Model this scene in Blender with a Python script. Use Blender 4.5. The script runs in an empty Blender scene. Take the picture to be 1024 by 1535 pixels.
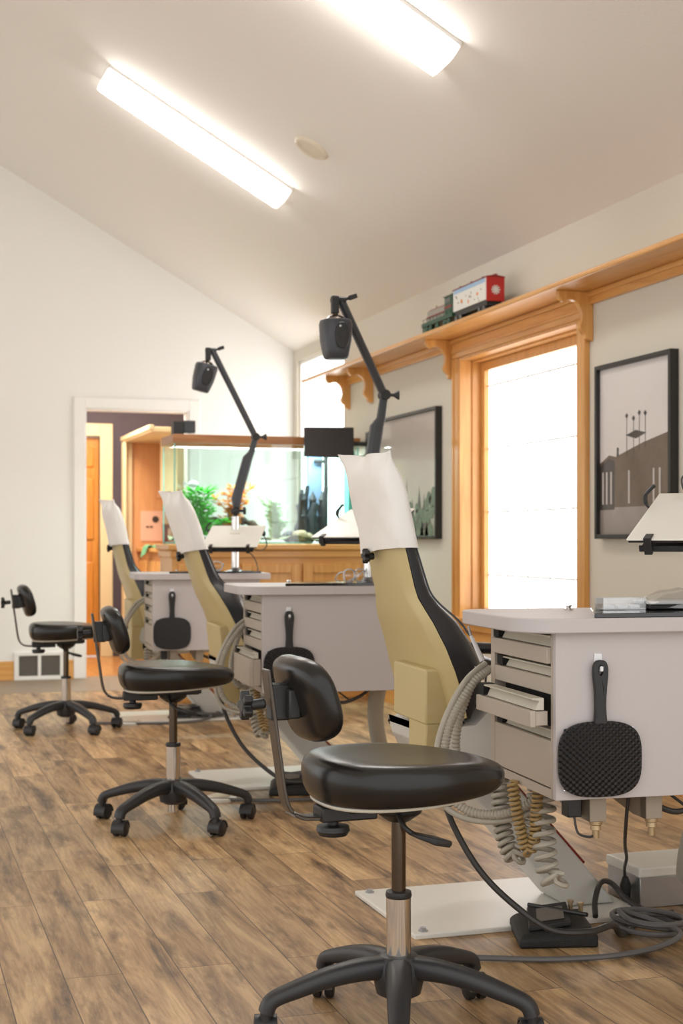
import bpy, bmesh, math, random
from mathutils import Vector, Matrix
random.seed(7)
R = math.radians
COL = bpy.context.scene.collection

# ------------------------------------------------------------------ materials
def lin(c):
    c = c / 255.0
    return c / 12.92 if c <= 0.04045 else ((c + 0.055) / 1.055) ** 2.4
def C(r, g, b): return (lin(r), lin(g), lin(b), 1.0)

def newmat(name):
    m = bpy.data.materials.new(name); m.use_nodes = True
    return m, m.node_tree.nodes, m.node_tree.links, m.node_tree.nodes['Principled BSDF']

def mat(name, col, rough=0.5, metal=0.0, var=0.0, scale=20.0, bump=0.0, coat=0.0, spec=None, bscale=None):
    m, N, L, b = newmat(name)
    b.inputs['Base Color'].default_value = col
    b.inputs['Roughness'].default_value = rough
    b.inputs['Metallic'].default_value = metal
    if coat: b.inputs['Coat Weight'].default_value = coat; b.inputs['Coat Roughness'].default_value = 0.08
    if spec is not None: b.inputs['Specular IOR Level'].default_value = spec
    tc = N.new('ShaderNodeTexCoord')
    if var:
        n = N.new('ShaderNodeTexNoise'); n.inputs['Scale'].default_value = scale; n.inputs['Detail'].default_value = 4
        L.new(tc.outputs['Object'], n.inputs['Vector'])
        mx = N.new('ShaderNodeMix'); mx.data_type = 'RGBA'
        mx.inputs['A'].default_value = tuple(c * (1 - var) for c in col[:3]) + (1,)
        mx.inputs['B'].default_value = tuple(min(1, c * (1 + var)) for c in col[:3]) + (1,)
        L.new(n.outputs['Fac'], mx.inputs['Factor']); L.new(mx.outputs['Result'], b.inputs['Base Color'])
    if bump:
        n = N.new('ShaderNodeTexNoise'); n.inputs['Scale'].default_value = bscale or scale; n.inputs['Detail'].default_value = 3
        L.new(tc.outputs['Object'], n.inputs['Vector'])
        bp = N.new('ShaderNodeBump'); bp.inputs['Strength'].default_value = bump; bp.inputs['Distance'].default_value = 0.004
        L.new(n.outputs['Fac'], bp.inputs['Height']); L.new(bp.outputs['Normal'], b.inputs['Normal'])
    return m

def emat(name, col, strength):
    m, N, L, b = newmat(name)
    b.inputs['Base Color'].default_value = (0.8, 0.8, 0.8, 1)
    b.inputs['Emission Color'].default_value = col
    b.inputs['Emission Strength'].default_value = strength
    return m

def wood(name, c1, c2, rough=0.35, stretch=(6, 6, 0.6), coat=0.25):
    m, N, L, b = newmat(name)
    tc = N.new('ShaderNodeTexCoord'); mp = N.new('ShaderNodeMapping'); mp.inputs['Scale'].default_value = stretch
    L.new(tc.outputs['Object'], mp.inputs['Vector'])
    n = N.new('ShaderNodeTexNoise'); n.inputs['Scale'].default_value = 5; n.inputs['Detail'].default_value = 6; n.inputs['Distortion'].default_value = 0.6
    L.new(mp.outputs['Vector'], n.inputs['Vector'])
    r = N.new('ShaderNodeValToRGB'); r.color_ramp.elements[0].position = 0.3; r.color_ramp.elements[1].position = 0.7
    r.color_ramp.elements[0].color = c1; r.color_ramp.elements[1].color = c2
    L.new(n.outputs['Fac'], r.inputs['Fac']); L.new(r.outputs['Color'], b.inputs['Base Color'])
    b.inputs['Roughness'].default_value = rough; b.inputs['Coat Weight'].default_value = coat; b.inputs['Coat Roughness'].default_value = 0.15
    return m

def glass(name, col, gloss=0.08, rough=0.02):
    m, N, L, b = newmat(name)
    out = N['Material Output']; N.remove(b)
    t = N.new('ShaderNodeBsdfTransparent'); t.inputs['Color'].default_value = col
    g = N.new('ShaderNodeBsdfGlossy'); g.inputs['Roughness'].default_value = rough
    mx = N.new('ShaderNodeMixShader'); mx.inputs['Fac'].default_value = gloss
    L.new(t.outputs[0], mx.inputs[1]); L.new(g.outputs[0], mx.inputs[2]); L.new(mx.outputs[0], out.inputs['Surface'])
    return m

def floor_mat():
    m, N, L, b = newmat('plank_floor')
    tc = N.new('ShaderNodeTexCoord')
    sep = N.new('ShaderNodeSeparateXYZ'); L.new(tc.outputs['Object'], sep.inputs[0])
    cmb = N.new('ShaderNodeCombineXYZ'); L.new(sep.outputs['Y'], cmb.inputs['X']); L.new(sep.outputs['X'], cmb.inputs['Y'])
    def brick(c1, c2, mortar, msize):
        br = N.new('ShaderNodeTexBrick'); br.offset = 0.37; br.offset_frequency = 2; br.squash = 1
        br.inputs['Scale'].default_value = 1; br.inputs['Brick Width'].default_value = 1.15; br.inputs['Row Height'].default_value = 0.138
        br.inputs['Mortar Size'].default_value = msize; br.inputs['Mortar Smooth'].default_value = 0.2
        br.inputs['Color1'].default_value = c1; br.inputs['Color2'].default_value = c2; br.inputs['Mortar'].default_value = mortar
        L.new(cmb.outputs[0], br.inputs['Vector']); return br
    rnd = brick((0, 0, 0, 1), (1, 1, 1, 1), (0.5, 0.5, 0.5, 1), 0.0)
    # shift the grain per plank
    mp = N.new('ShaderNodeVectorMath'); mp.operation = 'MULTIPLY'; mp.inputs[1].default_value = (0.9, 7.0, 1)
    L.new(cmb.outputs[0], mp.inputs[0])
    ad = N.new('ShaderNodeVectorMath'); ad.operation = 'MULTIPLY_ADD'; ad.inputs[1].default_value = (13, 29, 7)
    L.new(rnd.outputs['Color'], ad.inputs[0]); L.new(mp.outputs[0], ad.inputs[2])
    n1 = N.new('ShaderNodeTexNoise'); n1.inputs['Scale'].default_value = 1.6; n1.inputs['Detail'].default_value = 10; n1.inputs['Roughness'].default_value = 0.70; n1.inputs['Distortion'].default_value = 0.5
    L.new(ad.outputs[0], n1.inputs['Vector'])
    r1 = N.new('ShaderNodeValToRGB')
    e = r1.color_ramp.elements
    e[0].position = 0.33; e[0].color = C(88, 68, 50); e[1].position = 0.64; e[1].color = C(204, 172, 130)
    k = e.new(0.46); k.color = C(162, 130, 94)
    L.new(n1.outputs['Fac'], r1.inputs['Fac'])
    # fine grain
    mp2 = N.new('ShaderNodeVectorMath'); mp2.operation = 'MULTIPLY'; mp2.inputs[1].default_value = (4, 70, 1)
    L.new(cmb.outputs[0], mp2.inputs[0])
    n2 = N.new('ShaderNodeTexNoise'); n2.inputs['Scale'].default_value = 1.5; n2.inputs['Detail'].default_value = 5
    L.new(mp2.outputs[0], n2.inputs['Vector'])
    mg = N.new('ShaderNodeMix'); mg.data_type = 'RGBA'; mg.blend_type = 'OVERLAY'; mg.inputs['Factor'].default_value = 0.45
    L.new(r1.outputs['Color'], mg.inputs['A']); L.new(n2.outputs['Fac'], mg.inputs['B'])
    # plank-to-plank tone
    mt = N.new('ShaderNodeMix'); mt.data_type = 'RGBA'; mt.blend_type = 'MULTIPLY'; mt.inputs['Factor'].default_value = 1
    tone = N.new('ShaderNodeValToRGB'); tone.color_ramp.elements[0].color = (0.74, 0.73, 0.70, 1); tone.color_ramp.elements[1].color = (1.22, 1.21, 1.16, 1)
    L.new(rnd.outputs['Color'], tone.inputs['Fac'])
    L.new(mg.outputs['Result'], mt.inputs['A']); L.new(tone.outputs['Color'], mt.inputs['B'])
    # dark blotches
    n3 = N.new('ShaderNodeTexNoise'); n3.inputs['Scale'].default_value = 2.2; n3.inputs['Detail'].default_value = 7; n3.inputs['Roughness'].default_value = 0.65
    mp3 = N.new('ShaderNodeVectorMath'); mp3.operation = 'MULTIPLY'; mp3.inputs[1].default_value = (1, 2.6, 1); L.new(ad.outputs[0], mp3.inputs[0])
    mp3.inputs[1].default_value = (1.6, 0.8, 1)
    L.new(mp3.outputs[0], n3.inputs['Vector'])
    r3 = N.new('ShaderNodeValToRGB'); r3.color_ramp.elements[0].position = 0.33; r3.color_ramp.elements[1].position = 0.48
    r3.color_ramp.elements[0].color = (0.40, 0.38, 0.37, 1); r3.color_ramp.elements[1].color = (1, 1, 1, 1)
    L.new(n3.outputs['Fac'], r3.inputs['Fac'])
    mb = N.new('ShaderNodeMix'); mb.data_type = 'RGBA'; mb.blend_type = 'MULTIPLY'; mb.inputs['Factor'].default_value = 1.0
    L.new(mt.outputs['Result'], mb.inputs['A']); L.new(r3.outputs['Color'], mb.inputs['B'])
    seam = brick((0, 0, 0, 1), (0, 0, 0, 1), (1, 1, 1, 1), 0.0016)
    ms = N.new('ShaderNodeMix'); ms.data_type = 'RGBA'; ms.inputs['B'].default_value = C(70, 52, 38)
    mul = N.new('ShaderNodeMath'); mul.operation = 'MULTIPLY'; mul.inputs[1].default_value = 0.9
    L.new(seam.outputs['Fac'], mul.inputs[0]); L.new(mul.outputs[0], ms.inputs['Factor'])
    L.new(mb.outputs['Result'], ms.inputs['A'])
    L.new(ms.outputs['Result'], b.inputs['Base Color'])
    b.inputs['Roughness'].default_value = 0.42
    bp = N.new('ShaderNodeBump'); bp.inputs['Strength'].default_value = 0.12; bp.inputs['Distance'].default_value = 0.002
    L.new(n2.outputs['Fac'], bp.inputs['Height']); L.new(bp.outputs['Normal'], b.inputs['Normal'])
    return m

def mirror_back_mat():
    m, N, L, b = newmat('quilted_black_plastic')
    b.inputs['Base Color'].default_value = C(30, 30, 32); b.inputs['Roughness'].default_value = 0.45
    tc = N.new('ShaderNodeTexCoord'); sp = N.new('ShaderNodeSeparateXYZ'); L.new(tc.outputs['Object'], sp.inputs[0])
    def math2(op, a, bb):
        n = N.new('ShaderNodeMath'); n.operation = op
        for i, v in enumerate((a, bb)):
            if v is None: continue
            if isinstance(v, (int, float)): n.inputs[i].default_value = v
            else: L.new(v, n.inputs[i])
        return n.outputs[0]
    u = math2('MULTIPLY', sp.outputs['X'], 400.0); v = math2('MULTIPLY', sp.outputs['Z'], 470.0)
    s1 = math2('SINE', u, None); s2 = math2('SINE', v, None)
    h = math2('MULTIPLY', s1, s2)
    bp = N.new('ShaderNodeBump'); bp.inputs['Strength'].default_value = 0.9; bp.inputs['Distance'].default_value = 0.004
    L.new(h, bp.inputs['Height']); L.new(bp.outputs['Normal'], b.inputs['Normal'])
    return m

M = {}
M['wall'] = mat('wall_paint', C(214, 208, 194), 0.85, bump=0.05, scale=90)
M['wall_white'] = mat('far_wall_paint', C(234, 232, 228), 0.85, bump=0.05, scale=90)
M['ceil'] = mat('ceiling_paint', C(232, 227, 220), 0.9, bump=0.25, scale=120)
M['floor'] = floor_mat()
M['tile'] = mat('grey_tile', C(140, 122, 104), 0.5, var=0.12, scale=7)
M['hallfloor'] = wood('hall_floor_wood', C(176, 116, 58), C(206, 146, 82), 0.35, (6, 0.6, 6))
M['white_trim'] = mat('white_trim', C(236, 233, 229), 0.5)
M['cream_trim'] = mat('cream_trim', C(224, 200, 156), 0.5)
M['plum'] = mat('plum_wall_paint', C(84, 72, 78), 0.85)
M['oak'] = wood('honey_oak', C(204, 142, 72), C(224, 168, 96), 0.32, (7, 0.5, 7))
M['oakv'] = wood('honey_oak_upright', C(204, 142, 72), C(224, 168, 96), 0.32, (7, 7, 0.5))
M['oakx'] = wood('honey_oak_crosswise', C(206, 146, 78), C(222, 168, 98), 0.32, (0.5, 7, 7))
M['pine'] = wood('orange_pine', C(186, 112, 34), C(212, 140, 52), 0.35, (9, 9, 0.6))
M['rimwood'] = wood('tank_rim_wood', C(150, 98, 56), C(176, 120, 74), 0.4, (0.5, 8, 8))
M['hutchwood'] = wood('tan_panel_wood', C(206, 144, 90), C(218, 158, 104), 0.5, (5, 5, 0.6))
M['vinyl'] = mat('black_vinyl', C(27, 25, 23), 0.27, spec=0.42, bump=0.05, scale=260)
M['vinyl_chair'] = mat('navy_black_vinyl', C(36, 37, 42), 0.36, bump=0.05, scale=260)
M['black'] = mat('black_plastic', C(32, 32, 33), 0.45)
M['blackg'] = mat('gloss_black', C(16, 16, 18), 0.08, coat=0.6)
M['base'] = mat('charcoal_nylon', C(42, 42, 44), 0.42, bump=0.05, scale=200)
M['lampgrey'] = mat('lamp_charcoal', C(62, 64, 70), 0.38)
M['chrome'] = mat('chrome', C(215, 212, 208), 0.12, 1.0)
M['gunmetal'] = mat('dark_steel', C(92, 82, 72), 0.22, 1.0)
M['steel'] = mat('brushed_steel', C(170, 170, 172), 0.4, 0.85, var=0.08, scale=30)
M['barsteel'] = mat('bronze_grey_bar', C(84, 76, 68), 0.35, 0.6)
M['cream'] = mat('cream_shell', C(194, 177, 128), 0.42, var=0.03, scale=4)
M['offwhite'] = mat('off_white_enamel', C(226, 224, 216), 0.35)
M['greyplast'] = mat('pale_grey_plastic', C(196, 194, 188), 0.4)
M['lam'] = mat('pale_lilac_grey_laminate', C(190, 183, 182), 0.5, var=0.035, scale=140)
M['drawer'] = mat('warm_grey_drawer', C(180, 168, 154), 0.45, var=0.03, scale=90)
M['lip'] = mat('pale_drawer_lip', C(196, 190, 174), 0.4)
M['dark'] = mat('gap_shade_black', C(20, 19, 18), 0.8)  # near-black that paints shade into gaps and recesses
M['paper'] = mat('white_tissue_paper', C(240, 238, 234), 0.85, bump=0.5, scale=30, bscale=26)
M['hose'] = mat('grey_hose', C(172, 166, 152), 0.5)
M['tanhose'] = mat('tan_coil', C(160, 132, 84), 0.5)
M['cord'] = mat('dark_grey_cord', C(52, 50, 48), 0.45)
M['greycord'] = mat('grey_cord', C(96, 94, 93), 0.4)
M['brass'] = mat('brass_fitting', C(176, 154, 120), 0.35, 0.7)
M['taupe'] = mat('taupe_bracket', C(150, 138, 122), 0.5)
M['quilt'] = mirror_back_mat()
M['clear'] = glass('clear_plastic', (0.93, 0.94, 0.95, 1), 0.16, 0.08)
M['frost'] = mat('frosted_plastic', C(225, 226, 228), 0.3)
M['frame'] = mat('black_frame', C(34, 32, 30), 0.35)
M['red'] = mat('red_paint', C(178, 34, 30), 0.4)
M['maroon'] = mat('dark_red', C(130, 22, 18), 0.4)
M['green'] = mat('green_paint', C(28, 74, 54), 0.4)
M['trainsilver'] = mat('train_silver', C(150, 146, 136), 0.4)
M['sky_print'] = mat('boxcar_white', C(226, 226, 220), 0.45)
M['light_blue'] = mat('pale_blue_print', C(160, 190, 220), 0.5)
M['orange'] = mat('orange_print', C(222, 130, 60), 0.6)
M['vent'] = mat('vent_grille_grey', C(120, 114, 106), 0.6)
M['lightbody'] = mat('fixture_white', C(240, 238, 234), 0.5)
M['diff'] = emat('lit_diffuser', (1.0, 0.965, 0.92, 1), 23.0)
M['capwhite'] = emat('lit_end_cap', (1.0, 0.96, 0.91, 1), 1.3)
M['pane'] = emat('daylit_frosted_pane', (1.0, 1.0, 1.0, 1), 2.8)
M['pane2'] = emat('daylit_pane', (1.0, 1.0, 1.0, 1), 3.0)
M['muntin'] = mat('white_muntin', C(238, 242, 246), 0.5)
M['tankglass'] = glass('tank_glass', (0.955, 0.99, 0.985, 1), 0.05)
M['tankedge'] = mat('tank_edge_seal', C(110, 190, 180), 0.3)
M['water'] = glass('aquarium_water', (0.90, 0.98, 0.965, 1), 0.0)
def leaf(name, col):
    m, N, L, b = newmat(name); out = N['Material Output']; N.remove(b)
    a = N.new('ShaderNodeBsdfDiffuse'); t = N.new('ShaderNodeBsdfTranslucent'); a.inputs['Color'].default_value = col; t.inputs['Color'].default_value = col
    mx = N.new('ShaderNodeMixShader'); mx.inputs['Fac'].default_value = 0.5
    L.new(a.outputs[0], mx.inputs[1]); L.new(t.outputs[0], mx.inputs[2]); L.new(mx.outputs[0], out.inputs['Surface']); return m
M['leafg'] = leaf('bright_green_plastic_leaf', C(96, 214, 84))
M['leafo'] = leaf('orange_plastic_leaf', C(240, 176, 84))
M['leafw'] = leaf('pale_green_white_leaf', C(236, 246, 230))
M['drift'] = mat('dark_driftwood', C(64, 52, 42), 0.7, var=0.3, scale=30)
M['ruin'] = mat('dark_ornament', C(36, 40, 46), 0.6, var=0.3, scale=30)
M['rock'] = mat('tan_rock', C(190, 166, 136), 0.8, var=0.25, scale=30)
M['gravel'] = mat('gravel', C(150, 150, 120), 0.8, var=0.35, scale=80)
M['fish'] = mat('white_fish', C(240, 242, 244), 0.35)
M['overflow'] = mat('slate_blue_panel', C(120, 140, 172), 0.5)
M['paperpink'] = mat('pink_notice_paper', C(226, 178, 150), 0.8)
M['greencloth'] = mat('green_cloth', C(110, 176, 130), 0.8)
M['cardboard'] = mat('tan_box', C(196, 150, 100), 0.7)
M['knobbrass'] = mat('brass_knob', C(220, 180, 110), 0.25, 1.0)
M['mirrorglass'] = mat('mirror_glass', C(220, 222, 225), 0.03, 1.0)
M['screen'] = mat('dark_monitor_shell', C(46, 43, 44), 0.35)
M['ivory'] = mat('ivory_speaker', C(216, 205, 184), 0.6)
M['blacktex'] = mat('black_textured_metal', C(30, 30, 31), 0.5, bump=0.6, scale=400)

# ------------------------------------------------------------------ mesh builder
class MB:
    def __init__(s): s.v = []; s.f = []; s.m = []; s.cur = 0
    def add(s, vs, fs):
        o = len(s.v); s.v += [tuple(v) for v in vs]
        for f in fs: s.f.append(tuple(i + o for i in f)); s.m.append(s.cur)
    def box(s, x0, x1, y0, y1, z0, z1):
        s.add([(x0,y0,z0),(x1,y0,z0),(x1,y1,z0),(x0,y1,z0),(x0,y0,z1),(x1,y0,z1),(x1,y1,z1),(x0,y1,z1)],
              [(0,3,2,1),(4,5,6,7),(0,1,5,4),(1,2,6,5),(2,3,7,6),(3,0,4,7)]); return s
    def obox(s, c, ax, ay, az):
        c = Vector(c); ax = Vector(ax); ay = Vector(ay); az = Vector(az)
        vs = [c + i*ax + j*ay + k*az for k in (-1,1) for (i,j) in ((-1,-1),(1,-1),(1,1),(-1,1))]
        s.add(vs, [(0,3,2,1),(4,5,6,7),(0,1,5,4),(1,2,6,5),(2,3,7,6),(3,0,4,7)]); return s
    def loft(s, rings, cap=True, closed=True):
        n = len(rings[0]); vs = [p for r in rings for p in r]; fs = []
        for i in range(len(rings) - 1):
            for j in range(n if closed else n - 1):
                k = (j + 1) % n
                fs.append((i*n+j, i*n+k, (i+1)*n+k, (i+1)*n+j))
        if cap: fs.append(tuple(range(n-1, -1, -1))); fs.append(tuple((len(rings)-1)*n + j for j in range(n)))
        s.add(vs, fs); return s
    def prism(s, poly, f0, f1):           # poly of (a,b); f0/f1 map (a,b)->xyz
        s.loft([[f0(a,b) for a,b in poly], [f1(a,b) for a,b in poly]]); return s
    def cyl(s, p0, p1, r0, r1=None, n=20): 
        return s.tube([p0, p1], [r0, r0 if r1 is None else r1], n)
    def tube(s, pts, r, n=10, flat=1.0, up=None):
        pts = [Vector(p) for p in pts]; rr = r if isinstance(r, (list, tuple)) else [r]*len(pts)
        T = []
        for i in range(len(pts)):
            a = pts[max(i-1,0)]; b = pts[min(i+1,len(pts)-1)]; T.append((b-a).normalized())
        u = Vector(up) if up else (Vector((0,0,1)) if abs(T[0].z) < 0.9 else Vector((1,0,0)))
        u = (u - T[0]*u.dot(T[0])).normalized(); rings = []
        for i, p in enumerate(pts):
            u = (u - T[i]*u.dot(T[i])).normalized(); w = T[i].cross(u)
            rings.append([p + rr[i]*(math.cos(2*math.pi*k/n)*w + flat*math.sin(2*math.pi*k/n)*u) for k in range(n)])
        return s.loft(rings)
    def sweep(s, pts, sec, up=(0,0,1)):   # sec(i)-> list of (side, up) offsets
        pts = [Vector(p) for p in pts]; rings = []; up = Vector(up)
        for i, p in enumerate(pts):
            a = pts[max(i-1,0)]; b = pts[min(i+1,len(pts)-1)]; t = (b-a).normalized()
            w = t.cross(up)
            w = w.normalized() if w.length > 1e-4 else Vector((0,1,0)); u = w.cross(t)
            rings.append([p + x*w + y*u for x, y in sec(i)])
        return s.loft(rings)
    def lathe(s, prof, c, axis=(0,0,1), n=24, ref=None):
        c = Vector(c); a = Vector(axis).normalized()
        u = Vector(ref) if ref else (Vector((1,0,0)) if abs(a.x) < 0.9 else Vector((0,1,0)))
        u = (u - a*u.dot(a)).normalized(); w = a.cross(u)
        return s.loft([[c + a*h + r*(math.cos(2*math.pi*k/n)*u + math.sin(2*math.pi*k/n)*w) for k in range(n)] for r, h in prof])
    def ball(s, c, rx, ry=None, rz=None, n=14):
        ry = ry or rx; rz = rz or rx; c = Vector(c); rings = []
        for i in range(1, n):
            t = math.pi*i/n
            rings.append([c + Vector((rx*math.sin(t)*math.cos(2*math.pi*k/n), ry*math.sin(t)*math.sin(2*math.pi*k/n), -rz*math.cos(t))) for k in range(n)])
        return s.loft(rings)
    def build(s, name, m, parent=None, o=(0,0,0), bevel=0, seg=2, sub=0, angle=38, flat=False):
        me = bpy.data.meshes.new(name)
        me.from_pydata([(x-o[0], y-o[1], z-o[2]) for x,y,z in s.v], [], s.f)
        ms = m if isinstance(m, (list, tuple)) else [m]
        for k in ms: me.materials.append(k)
        if len(ms) > 1: me.polygons.foreach_set('material_index', s.m)
        bm = bmesh.new(); bm.from_mesh(me); bmesh.ops.recalc_face_normals(bm, faces=bm.faces); bm.to_mesh(me); bm.free()
        if not flat:
            me.polygons.foreach_set('use_smooth', [True]*len(me.polygons))
            me.set_sharp_from_angle(angle=R(angle))
        ob = bpy.data.objects.new(name, me); COL.objects.link(ob)
        if parent: ob.parent = parent
        if bevel:
            md = ob.modifiers.new('bevel', 'BEVEL'); md.width = bevel; md.segments = seg; md.limit_method = 'ANGLE'; md.angle_limit = R(30)
            md.harden_normals = False
        if sub:
            md = ob.modifiers.new('sub', 'SUBSURF'); md.levels = sub; md.render_levels = sub
        return ob

def curve(pts, n=8, closed=False):        # Catmull-Rom
    P = [Vector(p) for p in pts]; out = []; L = len(P)
    for i in range(L if closed else L-1):
        if closed: p0,p1,p2,p3 = P[i-1],P[i],P[(i+1)%L],P[(i+2)%L]
        else: p0,p1,p2,p3 = P[max(i-1,0)],P[i],P[i+1],P[min(i+2,L-1)]
        for k in range(n):
            t = k/n
            out.append(0.5*((2*p1)+(p2-p0)*t+(2*p0-5*p1+4*p2-p3)*t*t+(3*p1-p0-3*p2+p3)*t**3))
    if not closed: out.append(P[-1])
    return out
def resample(pts, step):
    out = [pts[0]]; acc = 0.0
    for a, b in zip(pts, pts[1:]):
        d = (b-a).length
        while acc + d >= step and d > 1e-9:
            t = (step-acc)/d; a = a.lerp(b, t); out.append(a); d = (b-a).length; acc = 0
        acc += d
    return out
def ribbed(mb, pts, r, pitch=0.007, depth=0.0024, n=12):
    q = resample(curve(pts, 14), pitch/2)
    return mb.tube(q, [r - (depth if i % 2 else 0) for i in range(len(q))], n)
def coil(mb, pts, R0, r, pitch, n=8, seg=14):
    q = resample(curve(pts, 14), pitch/seg); u = Vector((0,1,0.2)).normalized(); out = []
    for i, p in enumerate(q):
        t = (q[min(i+1,len(q)-1)] - q[max(i-1,0)]).normalized()
        u = (u - t*u.dot(t)).normalized(); w = t.cross(u); a = 2*math.pi*i/seg
        out.append(p + R0*(math.cos(a)*u + math.sin(a)*w))
    return mb.tube(out, r, n)

# ------------------------------------------------------------------ scene objects
def thing(name, label, cat, loc=(0,0,0), rotz=0, group=None):
    o = bpy.data.objects.new(name, None); COL.objects.link(o); o.empty_display_size = 0.1
    o.location = loc; o.rotation_euler = (0,0,rotz); o['label'] = label; o['category'] = cat
    if group: o['group'] = group
    return o
def tag(o, label, cat, group=None):
    o['label'] = label; o['category'] = cat
    if group: o['group'] = group
    return o
def struct(o): o['kind'] = 'structure'; return o
def at(mb, name, m, loc, **k):            # a single-mesh thing whose origin sits at loc
    ob = mb.build(name, m, None, o=loc, **k); ob.location = loc; return ob
def dup(root, loc=None, label=None, group=None, rotz=None):
    def rec(o, par):
        c = o.copy(); COL.objects.link(c)
        if par: c.parent = par
        for ch in list(o.children): rec(ch, c)
        return c
    r = rec(root, None)
    if loc is not None: r.location = loc
    if rotz is not None: r.rotation_euler = (0,0,rotz)
    if label: r['label'] = label
    if group: r['group'] = group
    return r
# ------------------------------------------------------------------ camera and world
H = 1.05; THETA = math.atan(687/2132)
cam = bpy.data.cameras.new('camera'); co = bpy.data.objects.new('camera', cam); COL.objects.link(co)
co.location = (0, 0, H); co.rotation_euler = (R(90), 0, -THETA)
cam.sensor_fit = 'AUTO'; cam.sensor_width = 36; cam.lens = 2132/1535*36; cam.shift_y = (811-767.5)/1535
cam.clip_start = 0.05; cam.dof.use_dof = True; cam.dof.focus_distance = 3.3; cam.dof.aperture_fstop = 6.0
bpy.context.scene.camera = co
w = bpy.data.worlds.new('daylight'); bpy.context.scene.world = w; w.use_nodes = True
w.node_tree.nodes['Background'].inputs[0].default_value = (1.0, 0.985, 0.965, 1); w.node_tree.nodes['Background'].inputs[1].default_value = 1.42
vs = bpy.context.scene.view_settings; vs.view_transform = 'Standard'; vs.look = 'None'; vs.exposure = 0.14; vs.gamma = 1; vs.use_curve_mapping = False
bpy.context.scene.cycles.max_bounces = 8; bpy.context.scene.cycles.transparent_max_bounces = 16
bpy.context.scene.cycles.sample_clamp_indirect = 6

# ------------------------------------------------------------------ room shell
XW = 3.13; YF = 10.96; ZC = 2.565; SL = 0.5716; ZR = ZC + SL*XW
def ceil_z(x): return ZC + SL*(XW - abs(x))
struct(MB().box(-3.13, 3.33, 0.6, 10.0, -0.1, 0).build('floor', M['floor']))
struct(MB().box(-3.13, 3.33, 10.0, 11.08, -0.1, 0.001).build('floor_tile', M['tile']))
struct(MB().box(-0.4, 3.6, 11.08, 14.6, -0.1, 0).build('floor_hall', M['hallfloor']))
m = MB()
for sg in (1, -1):
    n = (SL*0.1, 0.1)
    m.loft([[(sg*XW, y, ZC), (0, y, ZR), (0, y, ZR+0.12), (sg*(XW+0.2), y, ZC+0.12-SL*0.2)] for y in (0.6, YF+0.12)])
struct(m.build('ceiling', M['ceil'], flat=True))
# far wall with a cased opening
DX0, DX1, DZ = 1.467, 2.276, 2.066
m = MB()
def gable(x0, x1, z0):
    xs = [x0] + ([0] if x0 < 0 < x1 else []) + [x1]
    poly = [(x0, z0), (x1, z0)] + [(x, ceil_z(x)) for x in reversed(xs)]
    m.prism(poly, lambda a, b: (a, YF, b), lambda a, b: (a, YF+0.12, b))
gable(-3.13, DX0, 0); gable(DX0, DX1, DZ); gable(DX1, XW, 0)
struct(m.build('wall_far', M['wall_white'], flat=True))
m = MB()
m.box(DX0-0.085, DX0, YF-0.018, YF, 0, DZ+0.085); m.box(DX1, DX1+0.085, YF-0.018, YF, 0, DZ+0.085); m.box(DX0, DX1, YF-0.018, YF, DZ, DZ+0.085)
m.box(DX0, DX0+0.012, YF-0.01, YF+0.13, 0, DZ); m.box(DX1-0.012, DX1, YF-0.01, YF+0.13, 0, DZ); m.box(DX0+0.012, DX1-0.012, YF-0.01, YF+0.13, DZ-0.012, DZ)
struct(m.build('trim_1', M['white_trim'], bevel=0.004))
# baseboard on the far wall
m = MB(); m.box(-3.13, 0.936, YF-0.016, YF, 0, 0.115); m.box(-3.13, 0.936, YF-0.012, YF, 0.115, 0.145)
m.box(1.315, DX0-0.085, YF-0.016, YF, 0, 0.115); m.box(1.315, DX0-0.085, YF-0.012, YF, 0.115, 0.145)
m.box(DX1+0.085, XW, YF-0.016, YF, 0, 0.145)
struct(m.build('baseboard_far', M['oakx'], bevel=0.004))
struct(MB().box(XW-0.016, XW, 0.6, YF, 0, 0.14).build('baseboard_right', M['oak'], bevel=0.004))
# right wall with two openings: window_1 and window_2
W1 = (6.03, 7.487, 0.62, 2.09); W2 = (9.66, 10.86, 0.5, 2.475)
m = MB(); XB = XW + 0.2
m.box(XW, XB, 0.6, W1[0], 0, ZC); m.box(XW, XB, W1[0], W1[1], 0, W1[2]); m.box(XW, XB, W1[0], W1[1], W1[3], ZC)
m.box(XW, XB, W1[1], W2[0], 0, ZC); m.box(XW, XB, W2[0], W2[1], 0, W2[2]); m.box(XW, XB, W2[0], W2[1], W2[3], ZC); m.box(XW, XB, W2[1], YF+0.12, 0, ZC)
struct(m.build('wall_right', M['wall'], flat=True))

def frame_mb(y0, y1, z0, z1, t, xa, xb):
    m = MB(); m.box(xa, xb, y0, y0+t, z0, z1); m.box(xa, xb, y1-t, y1, z0, z1); m.box(xa, xb, y0+t, y1-t, z0, z0+t); m.box(xa, xb, y0+t, y1-t, z1-t, z1); return m
w1 = struct(bpy.data.objects.new('window_1', None)); COL.objects.link(w1); w1.location = (XW, 6.76, 0.62)
O = w1.location[:]
m = MB(); y0, y1, z0, z1 = W1
m.box(XW-0.022, XW, y0-0.085, y0, z0-0.02, z1); m.box(XW-0.022, XW, y1, y1+0.085, z0-0.02, z1)
m.box(XW-0.028, XW-0.02, y0-0.085, y0-0.06, z0-0.02, z1); m.box(XW-0.028, XW-0.02, y1+0.06, y1+0.085, z0-0.02, z1)
m.build('casing', M['oakv'], w1, O, bevel=0.004)
m = MB(); m.box(XW-0.026, XW, y0-0.085, y1+0.085, z1, z1+0.088); m.box(XW-0.034, XW, y0-0.085, y1+0.085, z1+0.03, z1+0.045)
m.build('head_casing', M['oak'], w1, O, bevel=0.004)
m = MB(); t = 0.016
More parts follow.
